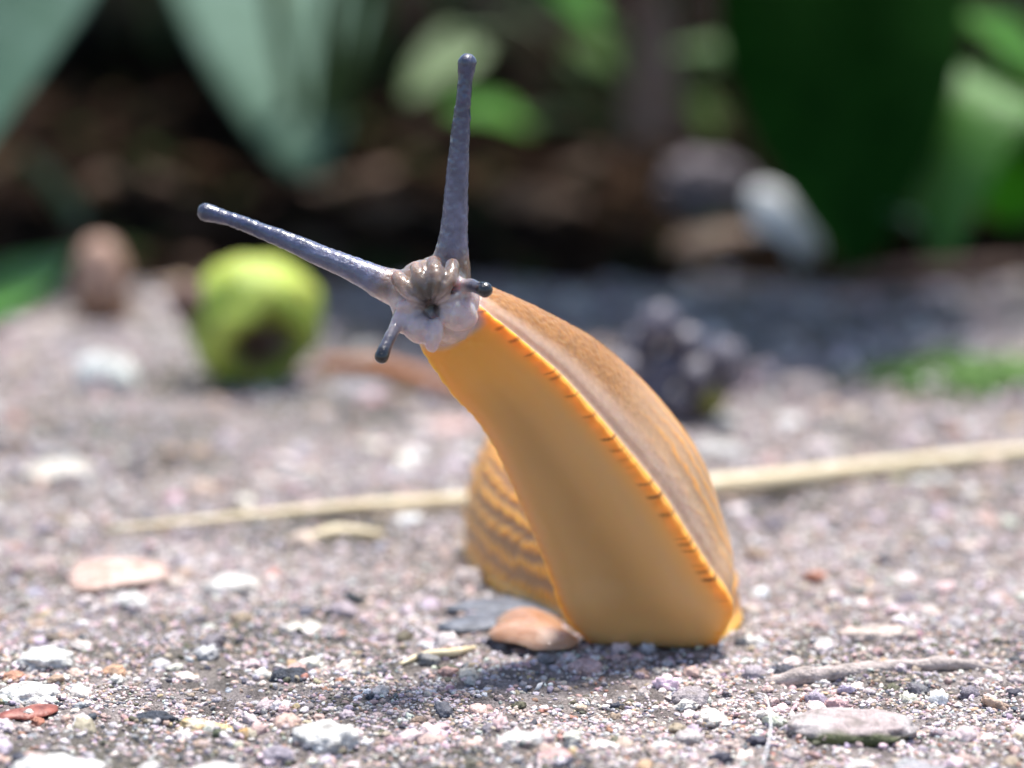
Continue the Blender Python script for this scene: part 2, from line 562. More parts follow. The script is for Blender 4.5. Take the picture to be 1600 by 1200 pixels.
LOBES = [  # lips round the mouth: centre pixel, depth, radii in pixels, roll
    ((714, 489), 24.56, (34, 29, 26), -20),
    ((726, 470), 24.60, (24, 26, 24), 0),
    ((678, 523), 24.46, (15, 30, 13), -12),
    ((654, 512), 24.52, (24, 26, 22), 25),
    ((636, 500), 24.58, (24, 22, 22), 20),
    ((672, 466), 24.80, (64, 62, 52), 0),
    ((690, 430), 24.92, (42, 34, 50), 0),
    ((640, 455), 24.80, (36, 34, 40), 0),
    ((700, 500), 24.80, (44, 38, 40), 0),
]
HV, HF = [], []
def addpart(v, f):
    off = sum(len(a) for a in HV) + len(SV)
    HV.append(np.array([tuple(q) for q in v]))
    for g in f:
        HF.append(tuple(int(q) + off for q in g))
for rows in list(TENT.values()) + RIDGE:
    pts, rad = chain(rows)
    # rounded ends: short extra ring handled by small last radii
    addpart(*chain_tube(pts, rad, 24, True, sub=4))
for x_, y_, d_, r_ in ((730, 98, 24.48, 14.8), (323, 332, 25.24, 14.6), (596.5, 557, 24.36, 11.0), (757.5, 452.5, 24.25, 11.8)):
    addpart(ICO[4][0] * (r_ * d_ / FPX) + np.array(tuple(P(x_, y_, d_))), ICO[4][1])
right, upv, fwd = Vector((1, 0, 0)), Vector((0, SP, CP)), Vector((0, CP, -SP))
for (cx, cy), d, (rx, ry, rz), roll in LOBES:
    c = P(cx, cy, d); k = d / FPX
    v0, f0 = ICO[4]
    ca, sa = math.cos(R(roll)), math.sin(R(roll))
    vv = []
    for q in v0:
        a, b = q[0] * rx * k, q[1] * ry * k
        a, b = a * ca - b * sa, a * sa + b * ca
        vv.append(c + right * a + upv * b + fwd * (q[2] * rz * k))
    addpart(vv, f0)
allv = np.concatenate([SV] + HV)
allf = [tuple(int(a) for a in f) for f in SF] + [tuple(int(a) for a in reversed(range(NT))), tuple(int(a) for a in ii[-1])] + HF
src = bpy.data.meshes.new('slug_source')
src.from_pydata([tuple(q) for q in allv], [], allf)
src.update()
tmp = bpy.data.objects.new('slug_tmp', src)
COL.objects.link(tmp)
md = tmp.modifiers.new('remesh', 'REMESH')
md.mode = 'VOXEL'
md.voxel_size = 0.0105
md.use_smooth_shade = True
dg = bpy.context.evaluated_depsgraph_get()
sm = bpy.data.meshes.new_from_object(tmp.evaluated_get(dg))
bpy.data.objects.remove(tmp, do_unlink=True)
sm.name = 'slug'
nv = len(sm.vertices)
co = np.empty(nv * 3, dtype=np.float32); sm.vertices.foreach_get('co', co); co = co.reshape(-1, 3).astype(np.float64)
ed = np.empty(len(sm.edges) * 2, dtype=np.int32); sm.edges.foreach_get('vertices', ed); ed = ed.reshape(-1, 2)
deg = np.bincount(ed.ravel(), minlength=nv).astype(float)

def laplace(x, w, it):
    for _ in range(it):
        s = np.empty_like(x)
        for a in range(x.shape[1]):
            s[:, a] = np.bincount(ed[:, 0], x[ed[:, 1], a], nv) + np.bincount(ed[:, 1], x[ed[:, 0], a], nv)
        x = x + (s / deg[:, None] - x) * w[:, None]
    return x

def chain_dist(p, rows):
    """signed distance to a tapered chain and the fraction along it"""
    pts, rad = chain(rows)
    pts = np.array([tuple(q) for q in pts]); best = np.full(len(p), 1e9); fr = np.zeros(len(p))
    for i in range(len(pts) - 1):
        a, b = pts[i], pts[i + 1]
        ab = b - a
        h = np.clip(((p - a) @ ab) / (ab @ ab), 0, 1)
        d = np.linalg.norm(p - a - h[:, None] * ab, axis=1) - (rad[i] + h * (rad[i + 1] - rad[i]))
        m_ = d < best
        best[m_] = d[m_]; fr[m_] = (i + h[m_]) / (len(pts) - 1)
    return best, fr

hc = np.array(P(672, 470, 24.7))
hdist = np.linalg.norm(co - hc, axis=1)
headm = 1 - sstep(0.42, 0.62, hdist)
co = laplace(co, 0.5 * np.ones(nv), 3)
# the blend where parts of the head meet; the tentacles themselves keep their radius
tips = np.zeros(nv)
for k_, rows in TENT.items():
    d_, f_ = chain_dist(co, rows)
    tips = np.maximum(tips, (d_ < 0.03) * sstep(0.22, 0.34, f_))
co = laplace(co, 0.5 * headm * (1 - tips) * sstep(0.0, 0.12, hdist), 12)

# lookup of the sweep coordinates of each vertex
bvh = BVHTree.FromPolygons([tuple(q) for q in SV], [tuple(int(a) for a in f) for f in SF])
near_i = np.zeros(nv, dtype=int); near_p = np.zeros((nv, 3))
for i in range(nv):
    loc, nrm, fi, ds = bvh.find_nearest(co[i])
    near_i[i] = fi; near_p[i] = loc
q = SF[near_i]
p00, p10, p01 = SV[q[:, 0]], SV[q[:, 1]], SV[q[:, 3]]
e1, e2, e0 = p10 - p00, p01 - p00, near_p - p00
fu = np.clip((e0 * e1).sum(1) / ((e1 * e1).sum(1) + 1e-12), 0, 1)
fv = np.clip((e0 * e2).sum(1) / ((e2 * e2).sum(1) + 1e-12), 0, 1)
T0, T1 = attT[q[:, 0]], attT[q[:, 1]]
T1 = np.where(T1 < T0, 3.0, T1)
vT = T0 + (T1 - T0) * fu
vS = attS[q[:, 0]] + (attS[q[:, 3]] - attS[q[:, 0]]) * fv
vA = attA[q[:, 0]] + (attA[q[:, 3]] - attA[q[:, 0]]) * fv

# vertex normals
def vnormals():
    sm.vertices.foreach_set('co', co.astype(np.float32).ravel()); sm.update()
    n_ = np.empty(nv * 3, dtype=np.float32); sm.vertices.foreach_get('normal', n_)
    return n_.reshape(-1, 3).astype(np.float64)
nn = vnormals()

# masks
back = sstep(1.025, 1.05, vT) * (1 - sstep(2.95, 2.975, vT))
fringe = np.maximum(np.exp(-((vT - 1.005) / np.where(vT > 1.005, 0.022, 0.085)) ** 2), np.maximum(np.exp(-((vT - 2.995) / 0.022) ** 2), np.exp(-((vT + 1.0) / 0.05) ** 2)))
raisedm = sstep(7.5, 8.6, vS)
body = sstep(0.36, 0.5, hdist)
mant_edge = 12.9 - 0.8 * np.abs(vT - 1.7) + 0.15 * noise(co, 5, 61)
mantle = sstep(-0.6, 0.9, vS - mant_edge) * sstep(1.10, 1.22, vT + 0.03 * noise(co, 4, 62)) * (1 - sstep(2.78, 2.9, vT))
skin = back * (1 - mantle)

# relief: ridges along the rear body and flank, fine grain on the mantle, scallops on the fringe
warp = 0.022 * noise(co, 4.0, 71) + 0.014 * noise(co, 15.0, 72)
freq = 56.0
ridge = np.sin(freq * (vT + warp) * 1.0)
brk = 0.5 + 0.5 * np.sin(vA * 34.0 + 4.0 * np.sin(freq * 0.5 * (vT + warp)) + 2.0 * noise(co, 7.0, 73))
rear = 1 - sstep(6.2, 8.0, vS)
relief = skin * (1 - 0.85 * sstep(11.0, 13.0, vS)) * (0.005 + 0.016 * rear) * (0.5 + 0.5 * ridge) * (0.30 + 0.70 * brk * (0.4 + 0.6 * rear) + 0.45 * (1 - rear))
relief += mantle * (0.002 * noise(co, 26, 74) + 0.003 * noise(co, 44, 75))
scal = 0.5 + 0.5 * np.sin(vA * 42 + 1.6 * noise(co, 4, 76))
relief += fringe * 0.007 * scal * body * (1 - 0.6 * rear)
relief *= body
co = co + nn * relief[:, None]
# the mouth pit and the crease round it
mp_ = np.array(P(673, 481, 24.45))
md_ = np.linalg.norm((co - mp_) * [1, 0.28, 1], axis=1)
co = co + np.array(tuple(fwd)) * (0.03 * np.exp(-(md_ / 0.05) ** 2))[:, None]
# wrinkles that fan out from the mouth
rel = co - mp_
ang = np.arctan2(rel @ np.array(tuple(upv)), rel[:, 0])
wr = headm * (1 - tips) * sstep(0.03, 0.08, md_) * (1 - sstep(0.22, 0.34, md_)) * (0.25 + 0.75 * sstep(-0.03, 0.06, rel @ np.array(tuple(upv))))
co = co + nn * (0.006 * wr * np.sin(ang * 15 + 2 * noise(co, 9, 78)) + 0.006 * headm * (1 - tips) * noise(co, 22, 79))[:, None]

crease = np.zeros(nv)
for k_, rows in TENT.items():
    d_, f_ = chain_dist(co, rows)
    crease = np.maximum(crease, (1 - sstep(0.02, 0.05, d_)) * sstep(0.05, 0.2, f_) * (1 - sstep(0.72, 0.82, f_)))
co = co + nn * (crease * (0.0020 * noise(co, 21, 95) + 0.002 * noise(co, 38, 96)))[:, None]

# colours of the skin
n1 = 0.5 + 0.5 * fbm(co, 3.0, 3, 81)
n2 = 0.5 + 0.5 * noise(co, 30.0, 82)
soleC = mixc((0.62, 0.36, 0.14), (0.76, 0.36, 0.065), sstep(12.0, 16.5, vS + 0.6 * (n1 - 0.5)))
sole_band = np.exp(-((vT + 0.25) / 0.42) ** 2) * (1 - sstep(13.0, 15.5, vS)) * (vT < 1.0) * raisedm  # darker brown band left of the middle of the raised sole
c = mixc(soleC, np.array([0.40, 0.22, 0.08]), sole_band * (0.35 + 0.3 * n1))
edge_orange = sstep(0.62, 0.98, vT) * (vT < 1.3)  # more orange towards the right edge of the sole
c = mixc(c, np.array([0.88, 0.40, 0.05]), edge_orange * 0.45)
flank = mixc((0.42, 0.26, 0.15), (0.54, 0.31, 0.15), n1)
lines = sstep(0.1, 0.8, ridge) * (0.45 + 0.55 * brk)
orange_on = np.clip(sstep(0.9, 0.2, np.maximum(vS - 10.3, 0) / 2.9) * sstep(1.08, 1.25, vT) + rear, 0, 1)
flank = mixc(flank, np.array([0.78, 0.33, 0.035]), np.clip(lines * orange_on * 0.6, 0, 1))
rearC = mixc((0.36, 0.18, 0.075), (0.80, 0.35, 0.045), np.clip(sstep(-0.5, 0.8, ridge) * (0.35 + 0.65 * brk), 0, 1))
flank = mixc(flank, rearC, rear)
flank = mixc(flank, np.array([0.70, 0.30, 0.05]), sstep(1.45, 1.75, vT) * (1 - sstep(2.5, 2.7, vT)) * 0.6 * (1 - rear))
top = np.exp(-((vT - 2.0) / 0.45) ** 2)
mant = mixc((0.36, 0.175, 0.06), (0.24, 0.115, 0.03), np.clip(top * 0.9 + 0.35 * (n2 - 0.5), 0, 1))
mant = mixc(mant, np.array([0.25, 0.16, 0.035]), top ** 3 * 0.5)
c = mixc(c, flank, back)
c = mixc(c, mant, mantle)
pale = np.exp(-((vT - 1.09) / 0.07) ** 2) * raisedm * sstep(8, 10, vS)
c = mixc(c, np.array([0.54, 0.37, 0.28]), pale * 0.75)
fr_w = np.where((vT > 2) | (vT < 0), 1 - 0.85 * sstep(8.8, 10.2, vS), 1.0)
c = mixc(c, np.array([0.84, 0.37, 0.045]), np.clip(fringe * 1.1, 0, 1) * 0.85 * fr_w)
c = c * (1 - 0.2 * np.clip(fringe, 0, 1) * (1 - scal) * (0.6 + 0.4 * noise(co, 6, 92)))[:, None]
# dark ticks across the fringe
tick_r = np.random.default_rng(5)
tk = np.zeros(nv)
a_ = 2.2
while a_ < arc[-1]:
    w_ = tick_r.uniform(0.009, 0.021)
    sl = tick_r.uniform(0.10, 0.3)
    st_ = tick_r.uniform(0.15, 1.0)
    tk = np.maximum(tk, st_ * np.exp(-((vA - a_ + sl * (vT - 1.0)) / w_) ** 2))
    a_ += tick_r.uniform(0.05, 0.26)
tk *= sstep(0.88, 0.96, vT) * (1 - sstep(1.025, 1.045, vT)) * sstep(8.0, 8.6, vS)
c = mixc(c, np.array([0.10, 0.035, 0.008]), np.clip(tk, 0, 1) * 0.9)
# head
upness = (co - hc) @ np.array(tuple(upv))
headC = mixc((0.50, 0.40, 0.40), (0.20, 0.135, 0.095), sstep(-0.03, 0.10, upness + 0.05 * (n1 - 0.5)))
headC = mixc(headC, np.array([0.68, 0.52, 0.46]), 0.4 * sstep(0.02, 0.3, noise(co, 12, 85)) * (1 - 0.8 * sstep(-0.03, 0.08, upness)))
furrow = sstep(0.25, 0.9, -np.sin(ang * 15 + 2 * noise(co, 9, 78))) * wr
headC = mixc(headC, np.array([0.16, 0.11, 0.08]), np.clip(furrow * 0.55 * sstep(-0.02, 0.05, upness), 0, 1))
hm = 1 - sstep(0.36, 0.46, hdist + 0.05 * noise(co, 6, 86))
hm = np.maximum(hm, (1 - sstep(0.48, 0.56, hdist)) * sstep(0.02, 0.12, upness + 0.25 * (hc[0] - co[:, 0])) * sstep(-0.1, 0.05, hc[0] + 0.25 - co[:, 0]))
off_ = np.linalg.norm(near_p - co, axis=1)
hm = np.maximum(hm, sstep(0.02, 0.05, off_) * (1 - sstep(0.55, 0.7, hdist)))
c = mixc(c, headC, hm)
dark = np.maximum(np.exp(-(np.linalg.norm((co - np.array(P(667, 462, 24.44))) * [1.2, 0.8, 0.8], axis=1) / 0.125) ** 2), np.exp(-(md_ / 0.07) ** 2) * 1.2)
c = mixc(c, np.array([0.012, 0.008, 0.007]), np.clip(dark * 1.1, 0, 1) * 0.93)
tent = np.zeros(nv)
wet = hm * 0.9 * (1 - np.exp(-(md_ / 0.06) ** 2))
for k_, rows in TENT.items():
    d_, f_ = chain_dist(co, rows)
    on = (1 - sstep(0.02, 0.05, d_)) * (sstep(0.05, 0.18, f_) if k_.startswith('upper') else sstep(0.02, 0.22, f_))
    if k_.startswith('upper'):
        tcx = mixc((0.14, 0.145, 0.22), (0.034, 0.040, 0.085), sstep(0.08, 0.6, f_))
        tcx = tcx * (0.75 + 0.5 * (0.5 + 0.5 * noise(co, 16, 88)))[:, None]
        tcx = mixc(tcx, np.array([0.40, 0.36, 0.38]), sstep(0.80, 0.95, f_) * 0.25 * sstep(0.0, 0.05, -(co - np.array(P(rows[-3][0], rows[-3][1], rows[-3][2]))) @ np.array(tuple(upv)) + 0.02))
        tcx = mixc(tcx, np.array([0.035, 0.035, 0.05]), sstep(0.78, 0.86, f_) * 0.5)
    else:
        tcx = mixc((0.52, 0.43, 0.42), (0.07, 0.065, 0.085), sstep(0.15, 0.45, f_))
        tcx = mixc(tcx, np.array([0.004, 0.004, 0.006]), sstep(0.5, 0.72, f_))
    c = mixc(c, tcx, on)
    wet = np.maximum(wet, on)
    tent = np.maximum(tent, on * sstep(0.1, 0.4, f_))
c = c * (1 + (0.16 + 0.3 * mantle) * (n2 - 0.5) * np.maximum(back, hm))[:, None]
co = laplace(co, 0.25 * np.ones(nv), 1)
sm.vertices.foreach_set('co', co.astype(np.float32).ravel())
sm.update()
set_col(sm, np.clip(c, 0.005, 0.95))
set_val(sm, np.clip(wet, 0, 1), 'wet')
set_val(sm, 0.85 - 0.70 * np.clip(np.maximum(tent, dark), 0, 1), 'scatter')
set_val(sm, np.clip((1 - back) * (1 - hm) * (1 - wet), 0, 1), 'sole')
sm.polygons.foreach_set('use_smooth', np.ones(len(sm.polygons), dtype=bool))

m, t, b = mat_new('slug_skin')
at = node(t, 'ShaderNodeAttribute'); at.attribute_name = 'Col'
aw = node(t, 'ShaderNodeAttribute'); aw.attribute_name = 'wet'
aso = node(t, 'ShaderNodeAttribute'); aso.attribute_name = 'sole'
t.links.new(at.outputs['Color'], b.inputs['Base Color'])
tcn = node(t, 'ShaderNodeTexCoord')
nz = node(t, 'ShaderNodeTexNoise', Scale=44.0, Detail=3.0, Roughness=0.6)
t.links.new(tcn.outputs['Object'], nz.inputs['Vector'])
bd = node(t, 'ShaderNodeMapRange')          # bump depth: fine on the smooth sole, strong on wet wrinkled skin
bd.inputs['To Min'].default_value = 0.0022; bd.inputs['To Max'].default_value = 0.009
t.links.new(aw.outputs['Fac'], bd.inputs['Value'])
bs = node(t, 'ShaderNodeMapRange')
bs.inputs['To Min'].default_value = 1.0; bs.inputs['To Max'].default_value = 0.12
t.links.new(aso.outputs['Fac'], bs.inputs['Value'])
bp = node(t, 'ShaderNodeBump')
t.links.new(nz.outputs['Fac'], bp.inputs['Height'])
t.links.new(bd.outputs[0], bp.inputs['Distance'])
t.links.new(bs.outputs[0], bp.inputs['Strength'])
t.links.new(bp.outputs[0], b.inputs['Normal'])
rr = node(t, 'ShaderNodeMapRange')
rr.inputs['To Min'].default_value = 0.36; rr.inputs['To Max'].default_value = 0.30
t.links.new(aw.outputs['Fac'], rr.inputs['Value'])
t.links.new(rr.outputs[0], b.inputs['Roughness'])
asc = node(t, 'ShaderNodeAttribute'); asc.attribute_name = 'scatter'
t.links.new(asc.outputs['Fac'], b.inputs['Subsurface Weight'])
b.inputs['Subsurface Radius'].default_value = (0.26, 0.13, 0.05)
b.inputs['Subsurface Scale'].default_value = 0.8
b.inputs['Specular IOR Level'].default_value = 0.3
cw = node(t, 'ShaderNodeMapRange')
cw.inputs['To Min'].default_value = 0.18; cw.inputs['To Max'].default_value = 1.0
t.links.new(aw.outputs['Fac'], cw.inputs['Value'])
t.links.new(cw.outputs[0], b.inputs['Coat Weight'])
b.inputs['Coat Roughness'].default_value = 0.17
M['slug'] = m
slug = link('slug', sm, m)
tag(slug, 'orange brown slug rearing up with pale sole showing and grey tentacles spread', 'slug')

# ------------------------------------------------------------------ builders for small things
FOOT = []
def stone(name, x, y, size, color, label, cat='pebble', group=None, seed=1, roll=0.0, sink=0.52, sub=4, jag=0.34, color2=None, tilt=0.0, mat='pebble', ns=1.3, moss=False):
    """a stone bedded in the path; size = (width, depth, height) in cm; (x, y) = pixel of its middle on the ground"""
    g = G(x, y)
    v0, f0 = ICO[sub]
    d = 1 + jag * fbm(v0 + seed * 7.3, ns, 3, seed) + 0.45 * jag * noise(v0 + seed * 3.1, 4.0, seed + 3) + 0.2 * jag * noise(v0, 9.0, seed + 4)
    v = v0 * d[:, None]
    # slightly boxy, with flattened facets
    v = np.sign(v) * np.abs(v) ** 0.88
    v = v * np.array(size) / 2
    col_ = np.tile(np.array(color, dtype=float), (len(v), 1))
    if color2 is not None:
        col_ = mixc(col_, np.array(color2), sstep(-0.1, 0.25, noise(v / max(size), 4.0, seed + 11)))
    # dirt caught in the pits
    col_ = mixc(col_, np.array([0.16, 0.135, 0.11]), 0.65 * sstep(0.15, 0.55, fbm(v, 9.0, 2, seed + 21)))
    if moss:   # moss growing along the front foot of the stone
        col_ = mixc(col_, np.array([0.07, 0.085, 0.025]), sstep(-0.15, 0.15, -v[:, 1] / size[1] - 1.2 * v[:, 2] / size[2] - 0.28 + 0.4 * fbm(v, 7.0, 2, seed)))
    FOOT.append((g.x, g.y, size[0] / 2, size[1] / 2, R(roll)))
    me = new_mesh(name, v, f0)
    set_col(me, np.clip(col_, 0.01, 0.85))
    o = link(name, me, M[mat])
    gz = float(ground_h(np.array([[g.x, g.y, 0.0]]))[0]) - 0.03
    o.location = (g.x, g.y, gz + size[2] * (0.5 - sink))
    o.rotation_euler = (0, R(tilt), R(roll))
    tag(o, label, cat, group)
    return o

def tube_obj(name, pts, rad, mat, label=None, cat=None, seg=12, sub=6, parent=None, rough=0.0, seed=0, group=None):
    pts = np.array([tuple(p) for p in pts]); rad = np.array(rad, dtype=float)
    p2, r2 = resample(pts, rad, sub)
    v, f = chain_tube(p2, r2, seg, True)
    v = np.array(v)
    if rough:
        ctr = np.repeat(p2, seg, axis=0)
        dirs = v - ctr
        v = ctr + dirs * (1 + rough * fbm(v, 6.0 / max(r2.max() * 10, 0.3), 3, seed))[:, None]
    o = np.array(pts[0])
    if parent is None:
        base = o
    else:
        base = np.array(parent.location)
    me = new_mesh(name, v - base, f)
    ob = link(name, me, M[mat] if isinstance(mat, str) else mat, parent)
    if parent is None:
        ob.location = tuple(base)
        tag(ob, label, cat, group)
    return ob

def leaf_mesh(name, base, tip, width, up, droop=0.15, fold=0.25, wave=0.04, seed=0, nl=22, nw=12, shape=0.55, thick=0.03, arch=0.0):
    """a leaf blade from base to tip with midrib fold, side veins and thickness"""
    base, tip, up = Vector(base), Vector(tip), Vector(up).normalized()
    ax = tip - base; Ln = ax.length; ax.normalize()
    side = ax.cross(up).normalized(); nrm = side.cross(ax).normalized()
    rg = np.random.default_rng(seed)
    ph0 = rg.uniform(0, 6.28)
    V, F = [], []
    for i in range(nl + 1):
        s = i / nl
        w = width / 2 * (math.sin(math.pi * s ** shape) ** 0.8 if 0 < s < 1 else 0.0) + 0.012 * width
        for j in range(-nw, nw + 1):
            q = j / nw
            vein = 0.012 * width * abs(math.sin(9 * math.pi * (s - 0.22 * abs(q)))) * (1 - abs(q)) ** 0.5
            h = fold * abs(q) * w - droop * Ln * (s ** 2) + arch * 4 * s * (1 - s) + wave * width * math.sin(7 * s + ph0 + 2 * q) * abs(q) + vein
            p = base + ax * (Ln * s) + side * (w * q) + nrm * h
            V.append(tuple(p))
    m_ = 2 * nw + 1
    for i in range(nl):
        for j in range(m_ - 1):
            a = i * m_ + j
            F.append((a, a + 1, a + m_ + 1, a + m_))
    # thickness: a second skin and a rim
    n0 = len(V); off = nrm * (-thick)
    V += [tuple(Vector(p) + off) for p in V]
    F += [tuple(n0 + a for a in reversed(f)) for f in list(F)]
    rim = [j for j in range(m_)] + [i * m_ + m_ - 1 for i in range(1, nl + 1)] + [nl * m_ + j for j in range(m_ - 2, -1, -1)] + [i * m_ for i in range(nl - 1, 0, -1)]
    for k in range(len(rim)):
        a, b2 = rim[k], rim[(k + 1) % len(rim)]
        F.append((b2, a, a + n0, b2 + n0))
    return V, F

def plant(root, leaves, label, cat='plant', group=None, name='leafy_plant', stalk_r=0.16, stalk_mat='stalk'):
    """leaves: list of dicts(base, tip, width, up, mat, ...) each carried by its own stalk from the root"""
    e = empty(name, root)
    rt = Vector(root)
    for k, lf in enumerate(leaves):
        lf = dict(lf)
        mt = lf.pop('mat')
        via = lf.pop('via', None)
        V, F = leaf_mesh('leaf', seed=k * 13 + int(abs(rt.x * 7)), **lf)
        me = new_mesh('leaf', np.array(V) - np.array(rt), F)
        link('leaf', me, M[mt], e)
        bs_ = Vector(lf['base'])
        mid = Vector(via) if via is not None else rt.lerp(bs_, 0.55) + Vector((0, 0, (bs_.z - rt.z) * 0.25))
        tube_obj('leaf_stalk', [rt - Vector((0, 0, 0.3)), mid, bs_, bs_.lerp(Vector(lf['tip']), 0.08)], [stalk_r, stalk_r * 0.85, stalk_r * 0.6, stalk_r * 0.3], stalk_mat, seg=8, sub=5, parent=e)
    tag(e, label, cat, group)
    return e

# ------------------------------------------------------------------ things on the path near the slug
M['straw'] = mat_two('straw', (0.56, 0.43, 0.24), (0.74, 0.65, 0.46), 5.0, 0.5, ((60, 0.006),), stretch=(0.3, 6, 6), sss=0.0)
M['husk'] = mat_two('husk', (0.30, 0.14, 0.07), (0.44, 0.26, 0.17), 3.0, 0.4, ((40, 0.006),), coat=0.4, sss=0.3, stretch=(1, 3, 3))
M['slate'] = mat_two('slate', (0.06, 0.065, 0.08), (0.17, 0.18, 0.21), 8.0, 0.45, ((25, 0.02),))
M['charcoal'] = mat_two('charcoal', (0.02, 0.022, 0.03), (0.09, 0.10, 0.13), 14.0, 0.4, ((25, 0.05), (80, 0.02)))
M['hair'] = mat_two('hair', (0.75, 0.75, 0.78), (0.85, 0.85, 0.85), 5.0, 0.3, ((40, 0.001),))
M['redbark'] = mat_two('red_bark', (0.14, 0.03, 0.02), (0.32, 0.10, 0.07), 12.0, 0.4, ((40, 0.01),))
M['pinkleaf'] = mat_two('dry_pink_leaf', (0.30, 0.17, 0.12), (0.62, 0.47, 0.41), 6.0, 0.6, ((8, 0.06), (30, 0.02)))
M['twig'] = mat_two('grey_twig', (0.26, 0.22, 0.20), (0.54, 0.45, 0.42), 8.0, 0.8, ((20, 0.03), (60, 0.012)), stretch=(1, 5, 5))
M['orangetwig'] = mat_two('orange_twig', (0.26, 0.10, 0.045), (0.44, 0.20, 0.10), 5.0, 0.6, ((20, 0.03),))
M['browntwig'] = mat_two('brown_twig', (0.05, 0.025, 0.018), (0.13, 0.07, 0.05), 5.0, 0.7, ((20, 0.03),))
M['stalk'] = mat_two('plant_stalk', (0.05, 0.09, 0.03), (0.09, 0.14, 0.05), 5.0, 0.5, ((20, 0.02),))
M['moss'] = mat_two('moss', (0.05, 0.10, 0.02), (0.12, 0.24, 0.05), 8.0, 0.8, ((30, 0.03),))

def up(v, z):
    return Vector((v.x, v.y, v.z + z))

# the long straw that passes behind the slug's tail
tube_obj('straw', [up(G(165, 833), 0.03), up(G(330, 822), 0.06), up(G(520, 808), 0.08), up(G(680, 800), 0.09), up(G(900, 788), 0.10), up(G(1145, 776), 0.12), up(G(1380, 748), 0.12), up(G(1640, 718), 0.10)],
         [0.02, 0.04, 0.055, 0.075, 0.08, 0.105, 0.085, 0.08], 'straw', 'long dry yellow straw lying across the path behind the slug', 'straw', seg=14, sub=6, rough=0.1)
tube_obj('straw_scrap', [up(G(470, 846), 0.02), up(G(530, 838), 0.05), up(G(600, 842), 0.03)], [0.03, 0.06, 0.03], 'straw', 'short cream straw scrap lying in front of the long straw', 'straw', seg=10, sub=5, rough=0.3)
tube_obj('straw_scrap', [up(G(625, 1040), 0.01), up(G(660, 1030), 0.03), up(G(705, 1026), 0.035), up(G(742, 1016), 0.02)], [0.015, 0.03, 0.035, 0.02], 'straw', 'pale thin husk scrap on the grit near the curled tan husk', 'straw', seg=10, sub=5, rough=0.4, seed=3)

def shard(name, px, mat, label, cat, thick=0.02, dome=0.05, lift=0.03, ns=14, seed=0, zs=None):
    """a thin curved flake whose outline lies on the ground at the given pixels"""
    pts = []
    for i, (x, y) in enumerate(px):
        g = G(x, y)
        z = zs[i] if zs else 0
        pts.append((g.x, g.y, z))
    pts = np.array(pts)
    n = len(pts)
    tt = np.linspace(0, n, 48, endpoint=False)
    cl = np.vstack([pts[-1:], pts, pts[:2]])
    out = catmull(cl, tt + 1)
    out = out + np.column_stack([noise(out, 5.0, seed + 5), noise(out, 5.0, seed + 6), 0 * out[:, 0]]) * 0.055 + np.column_stack([noise(out, 14.0, seed + 7), noise(out, 14.0, seed + 8), 0 * out[:, 0]]) * 0.02
    ctr = out.mean(0)
    V, F = [], []
    K = 7
    for side_ in (1, -1):
        for r_ in range(K, 0, -1):
            s = r_ / K
            ring = ctr + (out - ctr) * s
            ring[:, 2] += dome * (1 - s ** 2) + lift + (thick / 2) * side_ * (1 - 0.7 * s ** 6)
            ring[:, 2] += 0.25 * dome * noise(ring, 6, seed)
            V.append(ring)
        V.append(np.array([ctr + [0, 0, dome + lift + thick / 2 * side_]]))
    V = np.concatenate(V)
    H = K * 48 + 1
    for h, flip in ((0, False), (H, True)):
        for r_ in range(K - 1):
            for k in range(48):
                a, b2 = h + r_ * 48 + k, h + r_ * 48 + (k + 1) % 48
                f = (a, b2, b2 + 48, a + 48)
                F.append(f[::-1] if flip else f)
        for k in range(48):
            a, b2 = h + (K - 1) * 48 + k, h + (K - 1) * 48 + (k + 1) % 48
            f = (a, b2, h + K * 48)
            F.append(f[::-1] if flip else f)
    for k in range(48):
        k2 = (k + 1) % 48
        F.append((k2, k, H + k, H + k2))
    o_ = np.array([ctr[0], ctr[1], 0])
    me = new_mesh(name, V - o_, F)
    ob = link(name, me, M[mat])
    ob.location = tuple(o_)
    gz = float(ground_h(np.array([[ctr[0], ctr[1], 0.0]]))[0]) - 0.03
    ob.location.z = gz
    tag(ob, label, cat)
    return ob

shard('husk', [(768, 1003), (800, 1012), (850, 1020), (898, 1016), (890, 985), (860, 972), (815, 968), (776, 976)], 'husk', 'curled tan seed husk tucked against the front edge of the slug', 'husk', thick=0.03, dome=0.13, lift=0.05)
shard('slate_flake', [(690, 980), (740, 988), (800, 975), (790, 958), (730, 962)], 'slate', 'blue grey slate flake lying flat left of the tan husk', 'stone', thick=0.05, dome=0.02, lift=0.05)
shard('slate_flake', [(700, 955), (780, 962), (870, 972), (868, 950), (800, 938), (740, 940)], 'slate', 'dark slate sliver lying behind the tan husk under the slug', 'stone', thick=0.05, dome=0.03, lift=0.04)
shard('leaf_scrap', [(105, 915), (135, 930), (190, 922), (262, 905), (250, 885), (180, 878), (130, 885)], 'pinkleaf', 'curled pinkish dry leaf scrap lifted off the concrete', 'leaf', thick=0.02, dome=0.07, lift=0.06, seed=4)
shard('bark_chip', [(-10, 1128), (40, 1126), (92, 1114), (80, 1106), (20, 1112)], 'redbark', 'dark red bark chip lying beside a white pebble', 'bark', thick=0.03, dome=0.03, lift=0.04)
tube_obj('root_fragment', [up(G(1195, 1060), -0.04), up(G(1260, 1057), -0.005), up(G(1330, 1050), 0.005), up(G(1420, 1042), 0.015), up(G(1500, 1041), 0.01), up(G(1570, 1044), -0.03)],
         [0.04, 0.07, 0.065, 0.06, 0.055, 0.03], 'twig', 'grey pink root fragment bedded in the concrete beside the slug', 'root', seg=12, sub=6, rough=0.7, seed=9)
